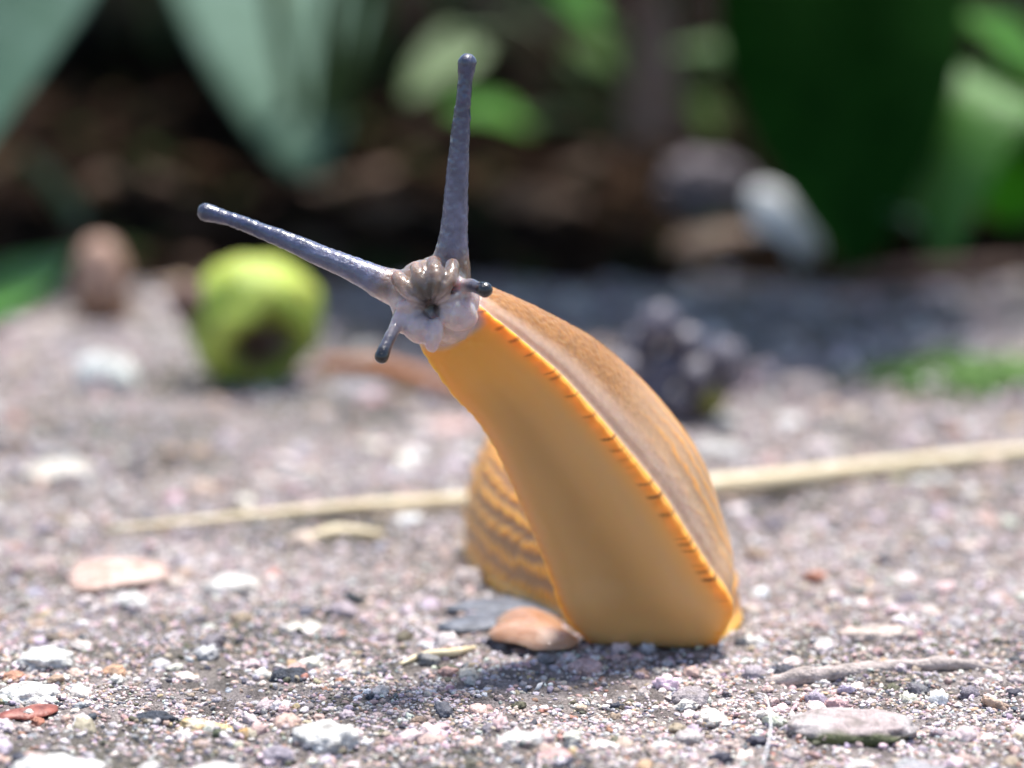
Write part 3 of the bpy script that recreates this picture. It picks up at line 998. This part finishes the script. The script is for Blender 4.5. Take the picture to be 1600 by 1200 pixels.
tube_obj('hair', [up(G(1183, 1093), 0.04), up(G(1196, 1112), 0.13), up(G(1202, 1145), 0.16), up(G(1203, 1175), 0.14), up(G(1192, 1206), 0.05)],
         [0.003, 0.005, 0.006, 0.006, 0.004], 'hair', 'fine white animal hair curving up off the grit', 'hair', seg=6, sub=8)

WH, PK, TN = (0.68, 0.66, 0.63), (0.58, 0.44, 0.42), (0.58, 0.44, 0.30)
WHITES = 'white pebbles in the concrete'
stone('flat_stone', 1325, 1138, (0.98, 0.62, 0.22), (0.46, 0.37, 0.36), 'long flat pinkish grey stone with mossy lower edge', 'stone', seed=21, sink=0.46, color2=(0.52, 0.46, 0.45), jag=0.20, ns=1.2, roll=-4, moss=True)
stone('pebble', 510, 1158, (0.46, 0.36, 0.24), WH, 'domed white pebble with dark grit round its foot, near the ochre chip', seed=2)
stone('pebble', 818, 1160, (0.36, 0.26, 0.17), WH, 'small smooth white pebble alone in grey sand', seed=3)
stone('pebble', 45, 1094, (0.50, 0.40, 0.22), WH, 'long white pebble just behind the red bark chip', seed=4, roll=10)
stone('pebble', 90, 1206, (0.70, 0.45, 0.26), WH, 'biggest white pebble, low and broad, in front of the red bark chip', seed=5)
stone('pebble', 70, 1034, (0.46, 0.42, 0.20), (0.66, 0.65, 0.62), 'rough off-white pebble beside two small red chips', seed=6)
stone('pebble', 20, 1056, (0.20, 0.18, 0.11), (0.50, 0.25, 0.16), 'brick red pebble near the rough off-white pebble', seed=7)
stone('pebble', 178, 1048, (0.23, 0.20, 0.15), (0.62, 0.36, 0.22), 'orange tan pebble set in pale sand', seed=8)
stone('pebble', 915, 1045, (0.28, 0.24, 0.18), (0.50, 0.36, 0.36), 'pink quartz pebble just in front of the husk and slug', seed=9)
stone('charcoal_lump', 455, 1057, (0.32, 0.26, 0.19), (0.05, 0.05, 0.06), 'black charcoal lump surrounded by pale sand', 'charcoal', seed=10, jag=0.35, mat='charcoal')
stone('charcoal_lump', 240, 1124, (0.40, 0.28, 0.17), (0.05, 0.05, 0.06), 'blue black charcoal lump beside the ochre chip', 'charcoal', seed=11, jag=0.4, mat='charcoal')
stone('stone_chip', 325, 1133, (0.50, 0.17, 0.15), (0.66, 0.48, 0.24), 'long ochre and cream stone chip', 'stone', seed=12, roll=-14, tilt=7, color2=(0.72, 0.64, 0.52))
stone('pebble', 382, 1150, (0.13, 0.12, 0.12), (0.55, 0.33, 0.12), 'small amber pebble touching the ochre chip', seed=13)
stone('pebble', 205, 945, (0.30, 0.28, 0.20), WH, 'white pebble just in front of the curled leaf scrap', seed=14)
stone('pebble', 360, 918, (0.48, 0.42, 0.24), (0.66, 0.62, 0.58), 'broad cream pebble in front of the thin end of the straw', seed=15)
stone('pebble', 475, 975, (0.34, 0.30, 0.18), (0.70, 0.66, 0.58), 'yellowish white pebble beside a slate chip', seed=16)
stone('stone_chip', 380, 960, (0.26, 0.18, 0.10), (0.13, 0.14, 0.17), 'thin dark slate chip beside the yellowish white pebble', 'stone', seed=17, roll=-8)
stone('pebble', 1180, 1000, (0.24, 0.20, 0.15), WH, 'white pebble beside the right corner of the slug foot', seed=18)
stone('pebble', 1290, 1008, (0.20, 0.18, 0.15), WH, 'small white pebble between the slug and the root fragment', seed=19)
stone('stone_chip', 1370, 995, (0.65, 0.22, 0.14), (0.64, 0.52, 0.45), 'long pale pink chip behind the root fragment', 'stone', seed=20, roll=6)
stone('pebble', 1075, 1085, (0.30, 0.26, 0.20), (0.36, 0.31, 0.32), 'grey rough pebble in the shaded sand before the slug', seed=22, jag=0.3)
stone('pebble', 1112, 1118, (0.20, 0.34, 0.14), (0.70, 0.64, 0.58), 'pale upright wedge pebble beside the rough grey pebble', seed=23)
stone('pebble', 1035, 1162, (0.16, 0.14, 0.10), (0.66, 0.62, 0.60), 'small pale pebble near the white hair', seed=24)
stone('pebble', 1440, 1200, (0.36, 0.28, 0.18), (0.42, 0.40, 0.42), 'smooth grey pebble in front of the flat stone', seed=25)
stone('pebble', 1350, 1195, (0.24, 0.2, 0.14), WH, 'white pebble beside the smooth grey pebble', seed=26)
stone('pebble', 870, 1185, (0.28, 0.26, 0.13), (0.60, 0.38, 0.36), 'flat rose pink pebble in front of the small smooth white pebble', seed=27)
stone('pebble', 430, 1178, (0.28, 0.24, 0.18), (0.33, 0.29, 0.34), 'mauve grey pebble beside the domed white pebble', seed=28)
stone('pebble', 340, 1208, (0.40, 0.3, 0.2), (0.68, 0.64, 0.60), 'cream pebble just in front of the mauve grey pebble', seed=29)
stone('pebble', 95, 745, (0.80, 0.6, 0.34), (0.70, 0.64, 0.56), 'large blurred cream pebble behind the thin end of the straw', seed=30)
stone('pebble', 730, 905, (0.30, 0.26, 0.24), (0.58, 0.50, 0.48), 'pale pebble in the shadow of the slug tail', seed=31)
stone('pebble', 1230, 660, (0.3, 0.28, 0.22), WH, 'small white pebble well behind the straw', seed=32, group=None)
stone('pebble', 1285, 700, (0.38, 0.32, 0.26), (0.70, 0.60, 0.58), 'pinkish white pebble just behind the straw', seed=33)
stone('pebble', 1120, 705, (0.52, 0.4, 0.3), WH, 'bright white pebble against the back of the slug', seed=34)
stone('pebble', 165, 605, (0.66, 0.5, 0.52), (0.74, 0.76, 0.72), 'chalky white pebble in front of the brown nut', seed=35, sink=0.2)
stone('pebble', 705, 665, (0.7, 0.5, 0.2), (0.60, 0.40, 0.36), 'flat pink pebble under the end of the orange twig', seed=36)
stone('pebble', 560, 612, (0.7, 0.4, 0.22), (0.50, 0.46, 0.48), 'flat grey pebble beside the green fruit', seed=37)
stone('pebble', 1260, 610, (0.6, 0.5, 0.35), (0.56, 0.46, 0.42), 'dull pink pebble on the shaded path behind the seed head', seed=38)

# grit packed round the feet of the bedded stones
pr_, rr_ = [], []
for fx, fy, fw, fd, fa in FOOT:
    n_ = int(90 * (fw + fd))
    a_ = rng.uniform(0, 2 * math.pi, n_)
    k_ = rng.uniform(0.80, 1.12, n_)
    lx, ly = fw * k_ * np.cos(a_), fd * k_ * np.sin(a_)
    pr_.append(np.column_stack([fx + lx * math.cos(fa) - ly * math.sin(fa), fy + lx * math.sin(fa) + ly * math.cos(fa), np.zeros(n_)]))
    rr_.append(rng.uniform(0.012, 0.04, n_) * np.where(fy > 29, 1.6, 1.0))
pr_ = np.concatenate(pr_); rr_ = np.concatenate(rr_)
pr_[:, 2] = ground_h(pr_) - 0.01
grit('packed_grit', [(pr_, rr_, 2)], 'small grit packed round the feet of the bedded pebbles', 400)

# ------------------------------------------------------------------ green fruit with its twig
fc = Vector((0, 0, 0)); fg = G(395, 606)
fr_r = 0.76
v0, f0 = ICO[5]
v = v0.copy()
cav = np.array([0.24, -0.86, -0.44]); cav /= np.linalg.norm(cav)
cd = np.arccos(np.clip(v @ cav, -1, 1))
rad = 1 + 0.16 * fbm(v, 1.7, 3, 51) + 0.02 * noise(v, 7, 52)
rad += 0.025 * np.sin(7 * np.arctan2(v[:, 1], v[:, 0]) + 2 * v[:, 2]) * (1 - v[:, 2] ** 2)
rad -= 0.05 * np.exp(-((np.abs(np.sin(1.5 * np.arctan2(v[:, 1], v[:, 0] + 0.1)))) / 0.16) ** 2) * (1 - v[:, 2] ** 2)
hole = 1 - sstep(0.48, 0.80, cd + 0.2 * noise(v, 3.2, 53))
rad -= 0.40 * hole
v = v * rad[:, None] * fr_r * np.array([1.02, 0.95, 0.98])
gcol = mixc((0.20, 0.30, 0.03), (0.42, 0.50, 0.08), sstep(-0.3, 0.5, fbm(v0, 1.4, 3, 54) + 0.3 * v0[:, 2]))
gcol = mixc(gcol, np.array([0.28, 0.22, 0.05]), sstep(0.1, 0.5, fbm(v0, 4, 3, 55)) * 0.7)
gcol = mixc(gcol, np.array([0.035, 0.018, 0.012]), hole)
fruit = empty('green_fruit', (fg.x, fg.y + 0.35, 0))
me = new_mesh('fruit_body', v + [0, 0, fr_r * 0.93], f0)
set_col(me, np.clip(gcol, 0.01, 0.8))
M['fruit'] = mat_vcol('green_fruit_skin', 0.45, ((6, 0.05), (22, 0.02)), 0.18, 6, sss=0.25, srad=(0.1, 0.12, 0.03))
link('fruit_body', me, M['fruit'], fruit)
fb = Vector(fruit.location)
tube_obj('stalk', [fb + Vector((-0.50, -0.2, 0.85)), fb + Vector((-0.72, -0.22, 0.92)), fb + Vector((-0.86, -0.22, 0.86))], [0.30, 0.27, 0.16], 'browntwig', seg=10, sub=4, parent=fruit, rough=0.3)
tag(fruit, 'round yellow green fruit with a dark rotten hollow in its side', 'fruit')
tube_obj('twig', [up(G(500, 584), 0.08), up(G(580, 590), 0.12), up(G(650, 608), 0.11), up(G(740, 628), 0.09)], [0.09, 0.12, 0.12, 0.10], 'orangetwig', 'short reddish orange twig between the green fruit and the slug', 'twig', seg=12, rough=0.2)

# dried seed head with bluish berries
sg = G(1065, 655)
seedh = empty('seed_head', (sg.x, sg.y, 0))
M['berry'] = mat_two('mauve_berry', (0.045, 0.04, 0.05), (0.17, 0.155, 0.19), 3.0, 0.35, ((12, 0.03),))
M['greenberry'] = mat_two('olive_berry', (0.16, 0.15, 0.03), (0.38, 0.38, 0.10), 3.0, 0.4, ((12, 0.03),))
bspots = [(1030, 505, .27, 0), (1000, 540, .24, 0), (1075, 535, .22, 0), (1045, 580, .27, 0), (1010, 600, .24, 0), (1090, 590, .24, 0), (1135, 560, .25, 0), (1120, 600, .22, 0), (1055, 625, .25, 0), (980, 580, .22, 0), (1105, 628, .30, 1), (1020, 640, .24, 0), (1150, 590, .17, 0)]
rb = random.Random(3)
for (x, y, r_, k) in bspots:
    p_ = P(x, y, GD(648) - 0.2 + rb.uniform(-0.25, 0.25))
    p_.z = max(p_.z, r_ * 0.85)
    v0, f0 = ICO[3]
    vv = v0 * (1 + 0.14 * fbm(v0 + x, 1.5, 2, x))[:, None] * r_ * 0.86
    link('berry', new_mesh('berry', vv + np.array(p_ - Vector(seedh.location)), f0), M['greenberry' if k else 'berry'], seedh)
    tube_obj('stalk', [P(1085, 628, GD(648)), P((x + 1085) / 2, (y + 625) / 2 + 4, GD(648)), p_], [0.06, 0.05, 0.04], 'browntwig', seg=7, sub=4, parent=seedh)
tube_obj('stalk', [sg + Vector((0.1, 0, -0.02)), P(1085, 628, GD(648)), P(1148, 590, GD(648)), P(1170, 570, GD(648))], [0.13, 0.12, 0.09, 0.05], 'browntwig', seg=8, sub=4, parent=seedh, rough=0.2)
tag(seedh, 'dried seed head of mauve grey berries with one olive berry', 'seed head')

# brown nut, fallen leaf, stone and petal at the back of the path
ng = G(160, 498)
nut = empty('brown_nut', (ng.x, ng.y, 0))
v0, f0 = ICO[4]
v = v0 * (1 + 0.04 * fbm(v0, 2, 2, 90))[:, None] * np.array([0.36, 0.36, 0.50])
v[:, 2] *= 1 + 0.12 * (v[:, 2] > 0.3)
M['nut'] = mat_two('nut_shell', (0.24, 0.12, 0.075), (0.46, 0.31, 0.24), 2.5, 0.45, ((10, 0.03),), stretch=(4, 4, 1))
M['nutcap'] = mat_two('nut_cap', (0.13, 0.06, 0.03), (0.25, 0.13, 0.07), 5, 0.8, ((14, 0.05),))
link('shell', new_mesh('shell', v + [0, 0, 0.50], f0), M['nut'], nut)
vc = v0 * np.array([0.39, 0.39, 0.22]); vc[:, 2] = np.minimum(vc[:, 2], 0.06)
link('cap', new_mesh('cap', vc + [0, 0, 0.20], f0), M['nutcap'], nut)
tag(nut, 'upright pinkish brown nut beside a bright green leaf', 'nut')

M['leafbright'] = mat_leaf('bright_leaf', (0.07, 0.22, 0.03), (0.12, 0.33, 0.05), (0.16, 0.42, 0.04), 0.4, 0.4)
M['leafblue'] = mat_leaf('pale_blue_green_leaf', (0.05, 0.12, 0.075), (0.10, 0.19, 0.14), (0.12, 0.24, 0.10), 0.65, 0.25)
M['leafblue'].node_tree.nodes['Principled BSDF'].inputs['Specular IOR Level'].default_value = 0.3
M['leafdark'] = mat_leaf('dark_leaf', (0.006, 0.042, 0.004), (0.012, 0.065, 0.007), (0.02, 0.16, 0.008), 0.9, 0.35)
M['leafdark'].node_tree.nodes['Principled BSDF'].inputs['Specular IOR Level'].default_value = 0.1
M['leafmid'] = mat_leaf('mid_leaf', (0.07, 0.14, 0.03), (0.14, 0.24, 0.06), (0.16, 0.30, 0.05), 0.45, 0.35)
M['leafdead'] = mat_two('dead_leaf', (0.06, 0.032, 0.018), (0.15, 0.09, 0.055), 2.0, 0.7, ((8, 0.05),))
M['leafpink'] = mat_two('faded_dead_leaf', (0.22, 0.14, 0.11), (0.36, 0.25, 0.22), 2.0, 0.7, ((8, 0.05),))
M['shell'] = mat_two('white_shell', (0.74, 0.76, 0.78), (0.82, 0.82, 0.82), 2.0, 0.4, ((8, 0.02),))

def loose_leaf(name, base, tip, width, upd, mat, label, cat='leaf', **kw):
    V, F = leaf_mesh(name, base, tip, width, upd, **kw)
    b0 = np.array(tuple(base))
    o = link(name, new_mesh(name, np.array(V) - b0, F), M[mat])
    o.location = tuple(base)
    return tag(o, label, cat)

loose_leaf('fallen_leaf', up(G(-70, 515), 0.05), up(G(125, 440), 0.62), 0.95, (0.1, -0.35, 1), 'leafbright', 'small bright green leaf lying against the brown nut', droop=0.05, seed=4)
tube_obj('grass_blade', [up(G(150, 410), -0.05), P(125, 345, 46.5), P(85, 290, 46.8), P(40, 240, 47.2)], [0.12, 0.15, 0.13, 0.05], 'stalk', 'dull green stem leaning out of the soil behind the nut', 'stem', seg=8)

# white shell, leaning on the edge of the bed
we = P(1225, 352, 44.2)
v0, f0 = ICO[4]
v = v0 * np.array([0.34, 0.16, 0.68]); v[:, 1] += 0.15 * v[:, 2] ** 2
sh = link('shell', new_mesh('shell', v, f0), M['shell'])
sh.location = we; sh.rotation_euler = (R(-14), R(-40), 0)
tag(sh, 'white oval shell leaning on the dark soil', 'shell')
o = stone('stone', 1105, 372, (1.25, 0.9, 1.0), (0.20, 0.165, 0.19), 'purplish grey stone beside the white shell', 'stone', seed=61, sink=0.1)
o.location.z += 0.35
o = stone('clod', 1135, 412, (1.7, 1.0, 0.7), (0.15, 0.09, 0.06), 'brown soil clod below the purplish grey stone', 'clod', seed=62, sink=0.3, jag=0.3)
tube_obj('twig', [up(G(1290, 452), 0.05), up(G(1400, 448), 0.14), up(G(1520, 444), 0.18), up(G(1680, 440), 0.2)], [0.10, 0.14, 0.15, 0.14], 'browntwig', 'dark brown twig lying along the shaded edge of the bed', 'twig', seg=10, rough=0.2)

# moss cushion on the path
mg = G(1525, 590)
rg = np.random.default_rng(77)
n = 420
pp = np.column_stack([mg.x + rg.normal(0, 0.55, n), mg.y + rg.normal(0, 0.5, n), np.zeros(n)])
pp[:, 2] = 0.03 + 0.10 * np.exp(-(((pp[:, 0] - mg.x) / 0.6) ** 2 + ((pp[:, 1] - mg.y) / 0.5) ** 2))
v, f, k = rocks(pp, rg.uniform(0.05, 0.10, n), 78, 1, sink=0.4)
mo = link('moss', new_mesh('moss', v, f), M['moss'])
tag(mo, 'green moss growing on the path behind the straw', 'moss', kind='stuff')

# ------------------------------------------------------------------ plants of the bed
Z = Vector((0, 0, 1))
def D_(x, y, d):
    return P(x, y, d)
# pale plant at the left, one leaf hanging into the picture, the rest added above it for shade
plant((-9.8, 47.0, 0.1), [
    dict(base=D_(230, -420, 43.5), tip=D_(-90, 300, 40.0), width=1.9, up=(0.2, -0.6, 1.0), mat='leafblue', droop=0.03, fold=0.2),
    dict(base=(-8.4, 48.5, 6.2), tip=(-6.4, 43.2, 6.0), width=3.4, up=(0, 0, 1), mat='leafmid', droop=0.04),
    dict(base=(-10.2, 46.0, 6.5), tip=(-11, 39.5, 6.2), width=4.5, up=(0, -0.1, 1), mat='leafmid', droop=0.1),
    dict(base=(-10.8, 48.0, 6.2), tip=(-16, 47, 5.6), width=4.5, up=(-0.1, 0, 1), mat='leafmid', droop=0.15),
], 'pale blue green plant with one long leaf hanging low over the nut')
plant((-3.2, 50.5, 0.3), [  # leaves after the first are out of view, added to shade bed and path
    dict(base=D_(350, -330, 57.5), tip=D_(490, 268, 49.0), width=3.3, up=(0.0, -0.4, 1.0), mat='leafblue', droop=0.02, fold=0.04, shape=0.85),
    dict(base=(-4.6, 49.3, 5.7), tip=(-6.0, 43.4, 5.5), width=3.4, up=(0, 0, 1), mat='leafmid', droop=0.04),
    dict(base=(-2.2, 49.0, 5.9), tip=(-2.4, 42.8, 5.7), width=3.6, up=(0, 0, 1), mat='leafmid', droop=0.04),
    dict(base=(0.2, 49.0, 5.7), tip=(1.2, 43.0, 5.6), width=3.6, up=(0, 0, 1), mat='leafmid', droop=0.04),
    dict(base=(-0.5, 46, 6.9), tip=(0.9, 37.0, 6.4), width=5.0, up=(0, 0, 1), mat='leafmid', droop=0.06),
], 'plant with a broad pale leaf drooping behind the fruit, its tip pointing down')
plant((6.0, 47.5, 0.3), [  # only the upright leaf is in view; the overhead ones are added to cast shade
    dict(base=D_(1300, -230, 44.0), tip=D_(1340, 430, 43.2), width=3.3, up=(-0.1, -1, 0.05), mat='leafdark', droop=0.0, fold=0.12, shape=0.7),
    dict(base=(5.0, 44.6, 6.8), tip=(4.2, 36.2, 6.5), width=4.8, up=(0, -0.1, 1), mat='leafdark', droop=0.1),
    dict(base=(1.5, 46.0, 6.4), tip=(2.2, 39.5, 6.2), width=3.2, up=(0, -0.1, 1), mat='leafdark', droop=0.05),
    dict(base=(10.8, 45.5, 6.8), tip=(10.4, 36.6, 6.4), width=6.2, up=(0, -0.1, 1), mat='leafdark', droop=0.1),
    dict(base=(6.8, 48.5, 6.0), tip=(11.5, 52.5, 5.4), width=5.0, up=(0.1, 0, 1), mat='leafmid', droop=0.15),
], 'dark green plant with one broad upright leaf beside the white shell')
plant((8.6, 45.3, 0.2), [
    dict(base=D_(1620, 345, 45.6), tip=D_(1475, 430, 43.4), width=2.5, up=(0, 0.3, 1), mat='leafbright', droop=0.0, fold=-0.6, shape=0.75, arch=2.6),
    dict(base=D_(1640, 120, 45.0), tip=D_(1490, 10, 44.0), width=1.2, up=(0, -0.5, 0.9), mat='leafbright', droop=0.05),
    dict(base=D_(1500, 400, 44.2), tip=D_(1390, 320, 43.0), width=0.7, up=(-0.3, -0.6, 0.9), mat='leafblue', droop=0.05),
], 'young plant with a folded leaf lit bright green along its edge')
plant((2.2, 54.0, 0.5), [
    dict(base=D_(1190, 90, 52), tip=D_(1050, 70, 50), width=0.75, up=(-0.1, -0.5, 1), mat='leafmid', droop=0.05),
    dict(base=D_(820, 190, 52), tip=D_(700, 165, 50.5), width=0.9, up=(0, -0.6, 0.9), mat='leafbright', droop=0.05),
    dict(base=D_(740, 60, 52), tip=D_(630, 150, 51), width=0.9, up=(0.1, -0.7, 0.9), mat='leafmid', droop=0.05),
    dict(base=D_(940, 40, 53), tip=D_(850, -40, 52), width=1.2, up=(0.1, -0.7, 0.9), mat='leafbright', droop=0.05),
    dict(base=D_(1010, 260, 53), tip=D_(1030, -30, 52), width=1.0, up=(0.2, -1, 0.5), mat='leafpink', droop=0.05),
    dict(base=D_(860, 140, 53), tip=D_(780, 20, 52), width=1.0, up=(0.1, -0.9, 0.5), mat='leafdead', droop=0.05),
    dict(base=D_(1000, 130, 54), tip=D_(890, 60, 53), width=0.9, up=(0.1, -0.6, 0.8), mat='leafmid', droop=0.05),
    dict(base=D_(1130, 230, 54), tip=D_(1060, 120, 53), width=0.9, up=(0.1, -0.6, 0.8), mat='leafmid', droop=0.05),
    dict(base=D_(690, 0, 56), tip=D_(640, -90, 55), width=1.1, up=(0.1, -0.6, 0.8), mat='leafmid', droop=0.05),
], 'low plant with small mixed green and withered leaves behind the tall tentacle')
# more plants farther back and overhead, which shade the bed
rp_ = random.Random(11)
for k in range(30):
    x = -26 + 52 * ((k * 0.618) % 1.0); y = 49 + 36 * ((k * 0.37 + 0.1) % 1.0)
    lv = []
    for j in range(7):
        a = 2 * math.pi * (j / 7) + rp_.uniform(-0.3, 0.3)
        ln = rp_.uniform(4.5, 7.5); h = rp_.uniform(4.5, 7.5)
        bx, by = x + 0.9 * math.cos(a), y + 0.9 * math.sin(a)
        lv.append(dict(base=(bx, by, h), tip=(x + (ln + 1) * math.cos(a), y + (ln + 1) * math.sin(a), h - rp_.uniform(-0.5, 2.5)), width=ln * rp_.uniform(0.5, 0.7), up=(0, 0, 1), mat=rp_.choice(['leafmid', 'leafdark', 'leafdark']), droop=rp_.uniform(0.08, 0.22), nl=14, nw=6))
    if abs(x - 0.5) < 17 and y < 60:
        continue
    plant((x, y, 0.4), lv, 'broad-leaved plant crowding the dark bed behind', group='plants filling the bed')

# crumbs of earth and litter on the bed
rg = np.random.default_rng(91)
n = 2600
pp = np.column_stack([rg.uniform(-14, 14, n), 42.6 + 22 * rg.random(n) ** 1.6, np.zeros(n)])
ed_ = pp[:, 1] - 43.0
pp[:, 2] = -0.35 + 0.42 * sstep(-1.2, 0.6, ed_) + 0.5 * sstep(0, 14, ed_) + 0.06
v, f, k = rocks(pp, rg.uniform(0.10, 0.42, n) * rg.uniform(0.5, 1, n), 92, 2, sink=0.3)
me = new_mesh('soil_crumbs', v, f)
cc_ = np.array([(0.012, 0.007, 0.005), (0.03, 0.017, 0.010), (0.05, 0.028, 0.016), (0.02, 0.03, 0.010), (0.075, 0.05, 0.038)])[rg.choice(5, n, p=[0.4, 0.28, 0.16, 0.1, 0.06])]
set_col(me, np.repeat(cc_, k, axis=0))
M['crumb'] = mat_vcol('soil_crumb', rough=1.0, bumps=((5, 0.1), (18, 0.04)), var=0.4, vscale=6, spec=0.05)
tag(link('soil_crumbs', me, M['crumb']), 'crumbs of dark earth and litter covering the bed', 'soil', kind='stuff')

# dead leaves and a branch on the soil
tube_obj('branch', [P(380, 345, 48), P(480, 315, 49), P(580, 292, 50), P(660, 268, 51)], [0.18, 0.24, 0.26, 0.2], 'leafdead', 'brown dead branch lying on the soil behind the fruit', 'branch', seg=10, rough=0.3)
dead = [(840, 330, 47.5, 'leafdead', 'dull brown dead leaf lying on the soil behind the slug'), (620, 350, 46.5, 'leafdead', 'brown curled dead leaf on the soil edge'), (950, 290, 50, 'leafdead', 'crumpled dead leaf propped on the soil beside the purplish stone'), (210, 300, 50, 'leafdead', 'dark brown dead leaf in deep shade behind the leaning green stem')]
for i, (x, y, d, mt, lb) in enumerate(dead):
    p_ = P(x, y, d)
    loose_leaf('dead_leaf', p_ + Vector((-0.9, 0.2, -0.25)), p_ + Vector((0.9, -0.1, 0.15)), 1.1, (0.1, -0.6, 0.8), mt, lb, droop=0.1, seed=i + 20)
